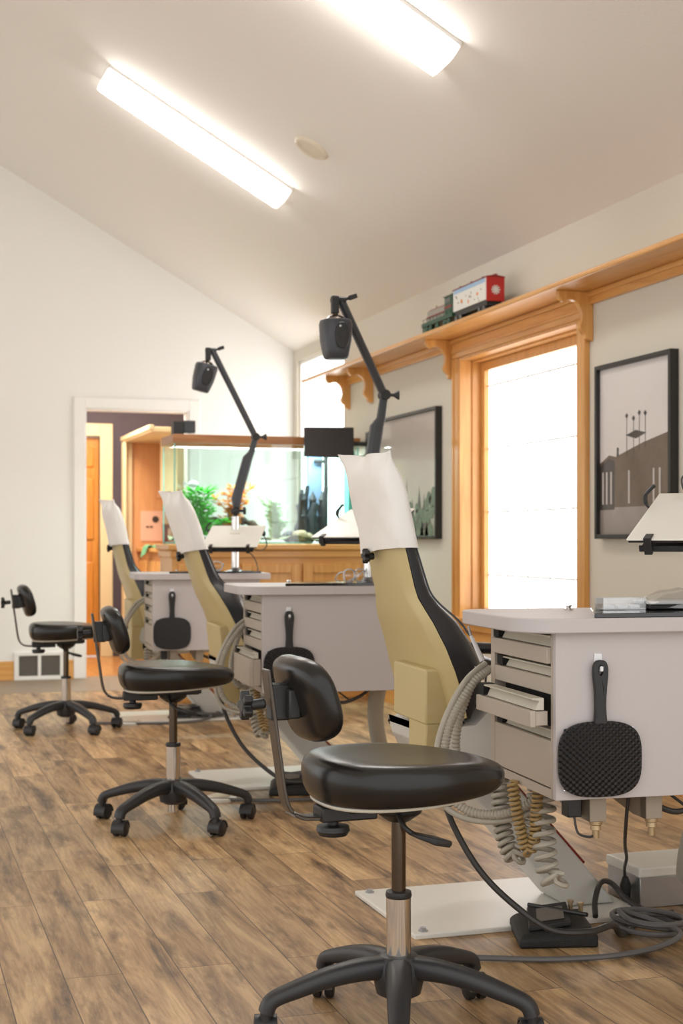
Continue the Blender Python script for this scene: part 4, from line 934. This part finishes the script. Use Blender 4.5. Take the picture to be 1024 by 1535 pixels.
# bracket tables with white boards
def make_table(label, loc, rz, dz=0, tilt=21):
    t = thing('bracket_table', label, 'tray table', (0,0,0), 0, 'tilted white bracket tables')
    ti = R(tilt)
    def q(a, b, c): return (a, b*math.cos(ti)-c*math.sin(ti), 1.105 + b*math.sin(ti)+c*math.cos(ti))
    def slab(m, x0, x1, y0, y1, z0, z1): m.loft([[q(x0,y0,z),q(x1,y0,z),q(x1,y1,z),q(x0,y1,z)] for z in (z0, z1)])
    m = MB(); slab(m,-0.15,0.15,-0.165,0.155,0,0.005); m.build('white_board', M['offwhite'], t, bevel=0.002)
    m = MB(); slab(m,-0.147,0.147,-0.160,0.150,-0.006,-0.0004); m.build('board_backing', M['black'], t)
    m = MB(); slab(m,-0.125,0.125,-0.15,0.11,-0.030,-0.024); slab(m,-0.125,0.125,-0.156,-0.150,-0.030,-0.016); m.build('metal_tray', M['blacktex'], t, bevel=0.001)
    for x in (-0.10, 0.10):
        m = MB(); slab(m,x-0.009,x+0.009,-0.171,-0.160,-0.032,0.008); slab(m,x-0.009,x+0.009,-0.171,-0.14,0.006,0.009); m.build('board_clip', M['black'], t, bevel=0.001)
    m = MB(); slab(m,-0.03,0.03,-0.03,0.03,-0.055,-0.032); m.cyl((0.0,-0.01,1.05),(0.05,0.06,1.035),0.012); m.build('support_arm', M['black'], t)
    m = MB(); slab(m,-0.028,0.028,0.02,0.034,0.005,0.006); m.build('printed_mark', M['lip'], t)
    m = MB(); a = Vector(q(-0.158,0.06,0.004)); m.tube(curve([a+Vector((0.012,0,-0.01)), a+Vector((-0.002,0,0.008)), a+Vector((-0.004,0.01,0.03)), a+Vector((0.014,0.02,0.052))],6), [0.006]*6+[0.009]*6+[0.006]*7, 8, flat=0.6); m.build('finger_catch', M['black'], t)
    t.location = (loc[0], loc[1], dz); t.rotation_euler = (0,0,rz)
    return t
t1 = make_table('white tilted board table at the right edge above the nearest counter', (PP[0][0]-0.028, PP[0][1]-0.095), R(-45), 0.004)
t2 = dup(t1, (PP[1][0]-0.05, PP[1][1]-0.09, 0.0), 'white tilted board table poking out left of the nearest paper-covered headrest', rotz=R(-50))
t2.location.z = 0.016
t3 = dup(t1, (PP[2][0]-0.03, PP[2][1]-0.10, -0.03), 'white tilted board table on the chrome pole before the aquarium', rotz=R(-24))
o = thing('table_cable', 'thin dark cable looping from the far white board table to its counter', 'cable', (2.0,7.55,1.05)); O = o.location[:]
MB().tube(curve([(1.985,7.55,1.085),(2.0,7.54,1.03),(1.97,7.54,1.0),(1.90,7.55,1.01)],8), 0.003, 6).build('upper_lead', M['cord'], o, O)
MB().tube(curve([(1.89,7.55,1.0),(1.93,7.55,0.96),(1.95,7.55,0.91),(1.95,7.55,0.88)],8), 0.003, 6).build('lower_lead', M['cord'], o, O)
MB().ball((1.985,7.55,1.09),0.012,0.012,0.016).build('plug', M['black'], o, O)
# ------------------------------------------------------------------ dental chair (world coordinates of the nearest station, origin at its base plate)
CO = (1.68, 3.75, 0); YC = 3.75
SO = [(0,0,0), (-0.02,2.315,0), (-0.02,4.63,0)]
BACK = []            # parts that recline
def make_chair():
    t = thing('dental_chair', 'nearest cream and black dental chair, behind the stool seat', 'dental chair', CO, 0, 'cream dental chairs'); O = CO
    rows = [(1.235,1.272,.10,1.292,.13),(1.10,1.300,.110,1.326,.147),(1.023,1.318,.113,1.345,.15),(.925,1.342,.120,1.367,.156),(.895,1.350,.128,1.375,.162),(.865,1.360,.155,1.386,.185),(.83,1.374,.178,1.400,.21),(.765,1.402,.2,1.425,.238),(.70,1.420,.208,1.448,.25),(.64,1.438,.21,1.468,.25),(.575,1.455,.205,1.484,.245)]
    m = MB(); m.loft([[(xb,YC-hb,z),(xr+0.006,YC-hr-0.006,z),(xr,YC-hr+0.01,z),(xr,YC+hr-0.01,z),(xr+0.006,YC+hr+0.006,z),(xb,YC+hb,z)] for z,xr,hr,xb,hb in rows])
    BACK.append(m.build('back_shell', M['cream'], t, O, bevel=0.005, seg=3, angle=28))
    m = MB()
    for z,xr,y in ((0.885,1.354,-0.085),(0.885,1.354,0.11),(0.735,1.411,-0.17),(0.735,1.411,0.17)): m.lathe([(0.001,0.002),(0.005,0.002),(0.006,-0.002),(0.001,-0.002)], (xr+0.002,YC+y,z), (-1,0,-0.3), 10)
    BACK.append(m.build('shell_screw', M['brass'], t, O))
    fr = [(1.240,1.305),(1.232,1.325),(1.20,1.338),(1.046,1.382),(.994,1.398),(.935,1.416),(.905,1.428),(.875,1.450),(.83,1.494),(.778,1.525),(.725,1.553),(.68,1.555),(.65,1.546),(.60,1.522),(.575,1.500)]
    def ib(z, k):
        for a, b in zip(rows, rows[1:]):
            if b[0] <= z <= a[0]: f = (z-b[0])/(a[0]-b[0]); return b[k]+(a[k]-b[k])*f
        return rows[0][k] if z > rows[0][0] else rows[-1][k]
    rings = []
    def cr(z, xf, sh=1.0):
        xb, hb = ib(z,3)+0.001, ib(z,4)*sh; r = []
        for i in range(21):
            a = math.pi*i/20; sx = abs(math.sin(a))**0.42; r.append((xb+(xf-xb)*sx*(1.06 if 4<i<16 else 1.0), YC-hb*math.copysign(abs(math.cos(a))**0.75, math.cos(a)), z))
        return r
    for z, xf in fr: rings.append(cr(z, xf))
    BACK.append(MB().loft(rings).build('back_cushion', M['vinyl_chair'], t, O, angle=60))
    m = MB(); 
    for s_ in (-1,): m.tube(curve([(xf-0.006, YC-ib(z,4)*0.86, z) for z, xf in fr[2:]],4), 0.0028, 6)
    BACK.append(m.build('piping', M['lampgrey'], t, O))
    # headrest knob on the rear of the shell
    k = MB(); c = Vector((1.312,3.775,1.008))
    k.cyl(c, c+Vector((-0.018,0,-0.002)), 0.010)
    for j in range(5):
        a = 2*math.pi*j/5; k.obox(c+Vector((-0.024,0.011*math.cos(a),0.011*math.sin(a))), (0.008,0,0), (0,0.010*math.cos(a),0.010*math.sin(a)), (0,-0.0065*math.sin(a),0.0065*math.cos(a)))
    BACK.append(k.build('headrest_knob', M['black'], t, O, bevel=0.003))
    # rear hinge cover and its leg
    m = MB(); m.loft([[(1.385,3.565,z0),(1.385,3.815,z0+0.005),(1.47,3.815,z0+0.005),(1.47,3.565,z0)] for z0 in (0.555,0.60,0.69,0.705)]); BACK.append(m.build('hinge_cover', M['cream'], t, O, bevel=0.006))
    m = MB(); m.loft([[(1.388,3.60,0.36),(1.388,3.70,0.36),(1.47,3.70,0.36),(1.47,3.60,0.36)],[(1.388,3.568,0.54),(1.388,3.70,0.54),(1.47,3.70,0.54),(1.47,3.568,0.54)],[(1.388,3.568,0.60),(1.388,3.70,0.60),(1.47,3.70,0.60),(1.47,3.568,0.60)]]); m.build('hinge_post', M['cream'], t, O, bevel=0.005)
    m = MB(); m.box(1.455,1.505,3.575,3.93,0.42,0.56); m.build('gap_shade_block', M['dark'], t, O, bevel=0.004)  # dark block painting the shaded gap beside the hinge, not a chair part
    # seat pan + seat cushion + leg rest
    def pan(x, hw, zt, zb): return [(x,YC-hw,zt),(x,YC-hw*0.98,zb+0.04),(x,YC-hw*0.8,zb),(x,YC+hw*0.8,zb),(x,YC+hw*0.98,zb+0.04),(x,YC+hw,zt)]
    m = MB(); m.loft([pan(1.40,0.15,0.53,0.50), pan(1.44,0.18,0.545,0.435), pan(1.52,0.22,0.555,0.40), pan(1.56,0.25,0.61,0.39), pan(1.9,0.25,0.57,0.40), pan(2.15,0.22,0.50,0.42), pan(2.62,0.17,0.47,0.42)]); m.build('seat_shell', M['greyplast'], t, O, bevel=0.01, seg=3, angle=30)
    m = MB(); m.lathe([(0.001,0.004),(0.018,0.004),(0.02,0),(0.02,-0.01),(0.001,-0.01)], (1.66,YC-0.25,0.53), (0,-1,0)); m.lathe([(0.001,0.004),(0.012,0.004),(0.012,-0.01),(0.001,-0.01)], (1.66,YC-0.25,0.47), (0,-1,0)); m.build('screw_cap', M['offwhite'], t, O)
    def sc(x, hw, z0, z1): return [(x, YC+hw*superell(2*math.pi*k/24,3)[0], (z0+z1)/2+(z1-z0)/2*superell(2*math.pi*k/24,3)[1]) for k in range(24)]
    m = MB(); m.loft([sc(1.57,0.2,0.53,0.60), sc(1.59,0.235,0.51,0.635), sc(1.8,0.24,0.50,0.61), sc(2.1,0.23,0.505,0.61), sc(2.3,0.2,0.49,0.575), sc(2.62,0.165,0.475,0.53), sc(2.66,0.14,0.48,0.515)]); m.build('seat_cushion', M['vinyl_chair'], t, O, angle=60)
    for s_ in (-1, 1):
        m = MB(); m.tube(curve([(1.60,YC+s_*0.265,0.72),(1.68,YC+s_*0.27,0.725),(1.85,YC+s_*0.27,0.715)],6), 0.022, 12, flat=0.8); ar = m.build('armrest', M['vinyl_chair'], t, O)
        m = MB(); m.tube(curve([(1.80,YC+s_*0.27,0.70),(1.80,YC+s_*0.265,0.62),(1.78,YC+s_*0.245,0.52)],6), 0.013, 10); m.build('armrest_post', M['steel'], ar, O)
    # lift arm
    m = MB(); dA = Vector((-0.62,0,0.70)).normalized(); nA = Vector((0.70,0,0.62)).normalized(); f0 = Vector((1.935,3.72,0.0))
    def lr(q, w_, h_): 
        c = f0 + dA*q; return [c+Vector((0,-w_,0))-nA*h_, c+Vector((0,w_,0))-nA*h_, c+Vector((0,w_,0))+nA*h_, c+Vector((0,-w_,0))+nA*h_]
    r0 = lr(0.0,0.09,0.058); 
    ring0 = []
    for p in r0: k_ = (0.0155-p.z)/dA.z; ring0.append(p+dA*k_)
    m.loft([ring0, lr(0.12,0.09,0.058), lr(0.62,0.085,0.055), lr(0.64,0.08,0.05)]); m.build('lift_arm', M['greyplast'], t, O, bevel=0.008, seg=3)
    m = MB(); m.tube([f0+dA*0.10+nA*0.072+Vector((0,-0.03,0)), f0+dA*0.6+nA*0.064+Vector((0,-0.03,0))], 0.005, 8); m.build('red_cable', M['maroon'], t, O)
    # base plate with bolts
    m = MB(); m.box(1.33,2.03,3.50,4.00,0.0,0.014); m.build('base_plate', M['offwhite'], t, O, bevel=0.003)
    for x, y in ((1.365,3.53),(1.365,3.965),(1.99,3.53),(1.99,3.965)):
        m = MB(); m.lathe([(0.014,0.014),(0.014,0.017),(0.009,0.017),(0.009,0.024),(0.001,0.025)], (x,y,0), n=6); m.build('bolt', M['steel'], t, O)
    return t
def make_paper(label):
    t = thing('headrest_cover', label, 'paper cover', CO, 0, 'white paper headrest covers'); O = CO; random.seed(12)
    rings = []; NP = 44
    ks = [(1.022,1.349,.050,.160),(1.05,1.344,.050,.162),(1.08,1.338,.049,.163),(1.11,1.331,.049,.164),(1.14,1.324,.048,.165),(1.17,1.317,.048,.166),(1.20,1.309,.047,.166),(1.225,1.303,.044,.167),(1.245,1.298,.036,.168),(1.262,1.293,.024,.170),(1.278,1.288,.012,.173),(1.292,1.284,.006,.177)]
    for q, (z, xc, hx, hy) in enumerate(ks):
        r = []; tp = max(0.0, (z-1.225)/0.067)
        for i in range(NP):
            a = 2*math.pi*i/NP; sx, sy = superell(a, 3.0)
            dz = tp*(0.005*abs(sy)**5 + 0.005*sy - 0.010*math.exp(-((sy-0.15)/0.22)**2))
            wr = 0.005*math.sin(5*sy+z*41+(2 if sx>0 else 0)) + 0.004*math.sin(9*sy-z*55) + random.uniform(-1,1)*0.0012
            x = xc + hx*sx + wr*(0.35+0.65*tp)*(1 if sx>0 else -1) + tp*0.006*math.sin(6*sy) - tp*0.014*max(0, sy)**3
            y = YC + hy*sy + tp*0.022*max(0, sy)**4
            r.append((x, y, z + dz + random.uniform(-1,1)*0.001 - (0.010*sy if q == 0 else 0)))
        rings.append(r)
    MB().loft(rings, cap=False).build('paper_sleeve', M['paper'], t, O, sub=1, angle=30)
    return t
ch = [make_chair()]
def recline(parts, deg):
    pv = Vector((1.50-CO[0], 0, 0.55)); Rm = Matrix.Rotation(R(-deg), 4, 'Y')
    Mx = Matrix.Translation(pv) @ Rm @ Matrix.Translation(-pv)
    for p in parts: p.matrix_basis = Mx
names = [o.name for o in BACK]
ch.append(dup(ch[0], None, 'middle dental chair, leaning back behind the middle stool, before the far cabinet'))
ch.append(dup(ch[0], None, 'farthest dental chair, in front of the doorway'))
pc = [make_paper('white paper cover on the nearest dental chair headrest, largest of three')]
pc.append(dup(pc[0], None, 'white paper cover on the middle dental chair headrest, before the aquarium'))
pc.append(dup(pc[0], None, 'white paper cover on the farthest dental chair headrest, in front of the doorway'))
backn = {'back_shell','shell_screw','back_cushion','piping','headrest_knob','hinge_cover'}
for i, dg in ((0,0),(1,6.2),(2,0.5)):
    ch[i].location = Vector(CO)+Vector(SO[i]); pc[i].location = Vector(CO)+Vector(SO[i])
    if dg:
        recline([k for k in ch[i].children if k.name.split('.')[0] in backn], dg); recline(list(pc[i].children), dg)

# ------------------------------------------------------------------ junction boxes
def make_jbox(label):
    o = (2.2, 3.70, 0); t = thing('junction_box', label, 'floor box', o, 0, 'cream lidded floor boxes')
    m = MB(); m.box(2.055,2.42,3.60,3.79,0.001,0.088); m.build('metal_body', M['steel'], t, o, bevel=0.002)
    m = MB(); m.box(2.05,2.425,3.595,3.795,0.088,0.118); m.build('lid', M['offwhite'], t, o, bevel=0.006, seg=3)
    m = MB(); m.lathe([(0.013,0.0),(0.013,0.004),(0.008,0.005),(0.008,0.0)], (2.055,3.67,0.05), (-1,0,0), 16); m.build('grommet', M['lip'], t, o)
    return t
jb = make_jbox('cream-lidded metal floor box below the nearest cabinet at the right edge'); dup(jb, Vector((2.2,3.70,0))+Vector(SO[1]), 'cream-lidded floor box glimpsed under the middle cabinet behind the stool seat')
dup(jb, Vector((2.2,3.70,0))+Vector(SO[2]), 'cream-lidded floor box beneath the farthest cabinet')

# ------------------------------------------------------------------ hoses and coiled leads beside the drawer fronts (world coordinates, nearest station)
HO = (1.40, 3.25, 0.46)
HS = [(0,0,0), (-0.03,2.36,0), (-0.06,4.64,0)]
def hose(name, m, lab, label, cat, group):
    t = tag(at(m, name, lab, HO), label, cat, group); return t
def set3(ob, l2, l3):
    b = dup(ob, Vector(HO)+Vector(HS[1]), l2); c = dup(ob, Vector(HO)+Vector(HS[2]), l3) if l3 else None; return b, c
m = MB(); ribbed(m, [(1.485,3.37,0.72),(1.43,3.345,0.69),(1.375,3.33,0.62),(1.345,3.32,0.55),(1.335,3.31,0.47),(1.35,3.30,0.41),(1.395,3.27,0.375),(1.45,3.22,0.375),(1.50,3.17,0.405),(1.525,3.15,0.445),(1.53,3.14,0.47)], 0.0128, 0.009, 0.0028)
set3(hose('suction_hose', m, M['hose'], 'ribbed grey hose looping below the nearest drawers, behind the stool seat', 'hose', 'ribbed suction hoses'), 'ribbed grey hose in a big loop left of the middle drawer cabinet', 'ribbed grey hose in a loop left of the farthest drawer cabinet')
m = MB(); m.tube(curve([(1.475,3.37,0.735),(1.41,3.345,0.695),(1.358,3.335,0.62),(1.325,3.325,0.54),(1.318,3.315,0.46),(1.335,3.305,0.39),(1.385,3.275,0.358),(1.45,3.225,0.358),(1.51,3.175,0.385),(1.54,3.155,0.43),(1.545,3.15,0.47)],10), 0.008, 10)
set3(hose('air_hose', m, M['hose'], 'smooth grey hose following the ribbed hose beside the nearest drawers', 'hose', 'smooth grey hoses'), 'smooth grey hose looping left of the middle drawer cabinet', 'smooth grey hose looping left of the farthest drawer cabinet')
m = MB(); ribbed(m, [(1.47,3.40,0.72),(1.44,3.40,0.66),(1.415,3.40,0.59),(1.405,3.40,0.53),(1.42,3.41,0.47),(1.46,3.42,0.44),(1.53,3.40,0.45)], 0.0125, 0.010, 0.003)
set3(hose('suction_hose', m, M['hose'], 'inner ribbed grey hose hanging close to the nearest drawers', 'hose', 'ribbed suction hoses'), 'inner ribbed grey hose hanging close to the middle drawer cabinet', None)
m = MB(); coil(m, [(1.475,3.28,0.455),(1.47,3.26,0.36),(1.475,3.24,0.30),(1.49,3.22,0.265),(1.51,3.21,0.30),(1.525,3.20,0.36),(1.54,3.20,0.44)], 0.019, 0.0062, 0.0165)
set3(hose('coiled_lead', m, M['hose'], 'grey coiled lead in a U left of the tan coil under the nearest cabinet', 'coiled cord', 'coiled leads'), 'grey coiled lead hanging under the middle cabinet beside the stool backrest', 'grey coiled lead hanging under the farthest cabinet')
m = MB(); coil(m, [(1.445,3.14,0.47),(1.452,3.13,0.40),(1.462,3.12,0.34),(1.472,3.11,0.305),(1.484,3.10,0.335),(1.483,3.09,0.39),(1.485,3.08,0.46)], 0.0115, 0.004, 0.0115)
b_, c_ = set3(hose('coiled_lead', m, M['tanhose'], 'tan coiled lead hanging in the middle under the nearest cabinet', 'coiled cord', 'coiled leads'), 'tan coiled lead under the middle cabinet', None)
m = MB(); coil(m, [(1.515,3.10,0.47),(1.505,3.09,0.39),(1.502,3.08,0.32),(1.506,3.07,0.262),(1.52,3.06,0.235),(1.535,3.06,0.262)], 0.0235, 0.0062, 0.026)
hose('coiled_lead', m, M['hose'], 'loose grey coiled lead right of the tan coil under the nearest cabinet', 'coiled cord', 'coiled leads')
def syringe(i, label):
    t = thing('dental_syringe', label, 'syringe', (1.445,3.40,0.74), 0, 'dental syringes'); O = (1.445,3.40,0.74)
    m = MB(); m.tube([(1.475,3.39,0.74),(1.458,3.395,0.78),(1.447,3.40,0.805)], [0.007,0.006,0.0045], 10); m.build('handpiece_body', M['frost'], t, O)
    m = MB(); m.tube([(1.447,3.40,0.805),(1.440,3.40,0.83)], [0.004,0.003], 8); m.build('tip', M['steel'], t, O)
    t.location = Vector(O)+Vector(HS[i]); return t
syringe(0, 'small syringe tip peeking out left of the nearest counter corner'); syringe(1, 'small syringe tip peeking out left of the middle counter corner')

# ------------------------------------------------------------------ foot pedals and floor cables
def make_pedal(label):
    O = (1.71,3.42,0); t = thing('foot_pedal', label, 'foot pedal', O, 0, 'black foot pedals')
    m = MB(); m.loft([[(1.60,3.34,0.0),(1.80,3.29,0.0),(1.84,3.46,0.0),(1.66,3.535,0.0)],[(1.60,3.34,0.022),(1.80,3.29,0.03),(1.84,3.46,0.045),(1.66,3.535,0.03)],[(1.62,3.355,0.034),(1.79,3.31,0.05),(1.825,3.45,0.062),(1.67,3.515,0.045)]]); m.build('pedal_body', M['blacktex'], t, O, bevel=0.006)
    m = MB(); m.loft([[(1.635,3.36,0.036+z),(1.745,3.335,0.05+z),(1.79,3.455,0.068+z),(1.69,3.49,0.052+z)] for z in (0,0.014)]); m.build('pedal_plate', M['black'], t, O, bevel=0.003)
    m = MB(); m.loft([[(1.665,3.375,0.056+z),(1.735,3.357,0.065+z),(1.765,3.43,0.075+z),(1.70,3.453,0.066+z)] for z in (0.0005,0.003)]); m.build('rating_label', M['vent'], t, O)
    m = MB(); m.tube([(1.70,3.50,0.068),(1.79,3.335,0.075)], 0.006, 8); m.build('hinge_bar', M['black'], t, O)
    for x, y in ((1.795,3.44),(1.81,3.41)):
        m = MB(); m.lathe([(0.006,0.045),(0.006,0.082),(0.009,0.082),(0.009,0.088),(0.001,0.089)], (x,y,0)); m.build('adjuster_screw', M['brass'], t, O)
    return t
pd1 = make_pedal('black foot pedal on the floor below the nearest cabinet'); PO = Vector((1.71,3.42,0)); pd1.location.x = 1.668
dup(pd1, PO+Vector((-0.09,2.32,0)), 'black foot pedal behind the nearest stool seat, by the middle base plate'); dup(pd1, PO+Vector((-0.02,4.88,0)), 'black foot pedal lying at the foot of the farthest lift arm')
CB = (1.75,3.4,0)
def cable(name, pts, r, m_, label, off=(0,0,0), grp=None):
    m = MB(); m.tube(curve(pts,10), r, 8); return tag(at(m, name, m_, CB), label, 'cable', grp)
c1 = cable('pedal_cable', [(1.36,3.42,0.50),(1.365,3.40,0.42),(1.38,3.36,0.33),(1.43,3.30,0.22),(1.50,3.24,0.14),(1.58,3.20,0.085),(1.68,3.19,0.075),(1.77,3.24,0.07),(1.82,3.29,0.03),(1.88,3.36,0.012),(1.98,3.46,0.012),(2.10,3.50,0.012)], 0.0085, M['cord'], 'thick dark cable sweeping down from the nearest chair across the foot pedal', grp='dark pedal cables')
dup(c1, Vector(CB)+Vector((-0.04,2.34,0)), 'dark cable sweeping to the floor behind the nearest stool backrest'); 
loop = []
for k in range(34):
    a = R(150) - k*2*math.pi/11; rr = 0.095 + 0.014*math.sin(k*0.9); loop.append((1.965+rr*math.cos(a)+0.006*math.sin(k), 3.385+0.085*math.sin(a)*rr/0.1, 0.010+0.0011*k+0.006*math.sin(k*0.6+1)))
tail = [(1.98,3.27,0.03),(1.90,3.22,0.012),(1.75,3.19,0.009),(1.58,3.21,0.009),(1.42,3.275,0.009),(1.30,3.32,0.009)]
c2 = cable('coiled_cable', [(2.055,3.67,0.05),(2.035,3.66,0.045),(2.03,3.62,0.02),(2.03,3.52,0.015),(1.99,3.47,0.013)] + loop + tail, 0.0075, M['greycord'], 'grey cable coiled in loops on the floor beside the nearest foot pedal', grp='grey floor cables')
dup(c2, Vector(CB)+Vector((-0.09,2.31,0)), 'grey cable on the floor behind the nearest stool, by the middle base plate'); dup(c2, Vector(CB)+Vector((-0.16,4.86,0)), 'grey cable coiled on the floor at the farthest chair')
c3 = cable('power_cable', [(1.665,2.97,0.463),(1.70,3.05,0.33),(1.90,3.40,0.2),(2.005,3.60,0.12),(2.03,3.64,0.075)], 0.0045, M['cord'], 'black power cable dropping from the nearest cabinet to the floor box', grp='black power cables')
m = MB(); m.tube([(2.03,3.64,0.085),(2.033,3.645,0.06),(2.036,3.65,0.03),(2.04,3.645,0.016)], [0.008,0.016,0.015,0.008], 12)
c4 = tag(at(m, 'plug', M['black'], (2.03,3.64,0.05)), 'black plug hanging at the left side of the nearest floor box', 'plug')
c5 = cable('flexible_lead', [(1.86,3.50,0.02),(1.885,3.55,0.05),(1.93,3.60,0.085),(1.975,3.62,0.075),(2.0,3.59,0.04),(2.02,3.53,0.02),(2.06,3.47,0.011),(2.2,3.40,0.011)], 0.008, M['cord'], 'dark flexible lead arching over the base plate beside the nearest floor box')
# small white foot switches
def puck(label, loc):
    t = thing('foot_switch', label, 'foot switch', loc, 0, 'white round foot switches')
    m = MB(); m.lathe([(0.001,0),(0.068,0),(0.068,0.010),(0.06,0.014),(0.001,0.014)], loc, n=32); m.build('switch_base', M['offwhite'], t, loc)
    m = MB(); m.lathe([(0.001,0.014),(0.04,0.014),(0.038,0.022),(0.02,0.027),(0.001,0.028)], loc, n=28); m.build('button', M['ivory'], t, loc)
    return t
puck('round white foot switch on the floor between the far and middle stools', (1.345,8.14,0)); puck('round cream foot switch just behind the middle stool caster', (1.30,5.64,0))
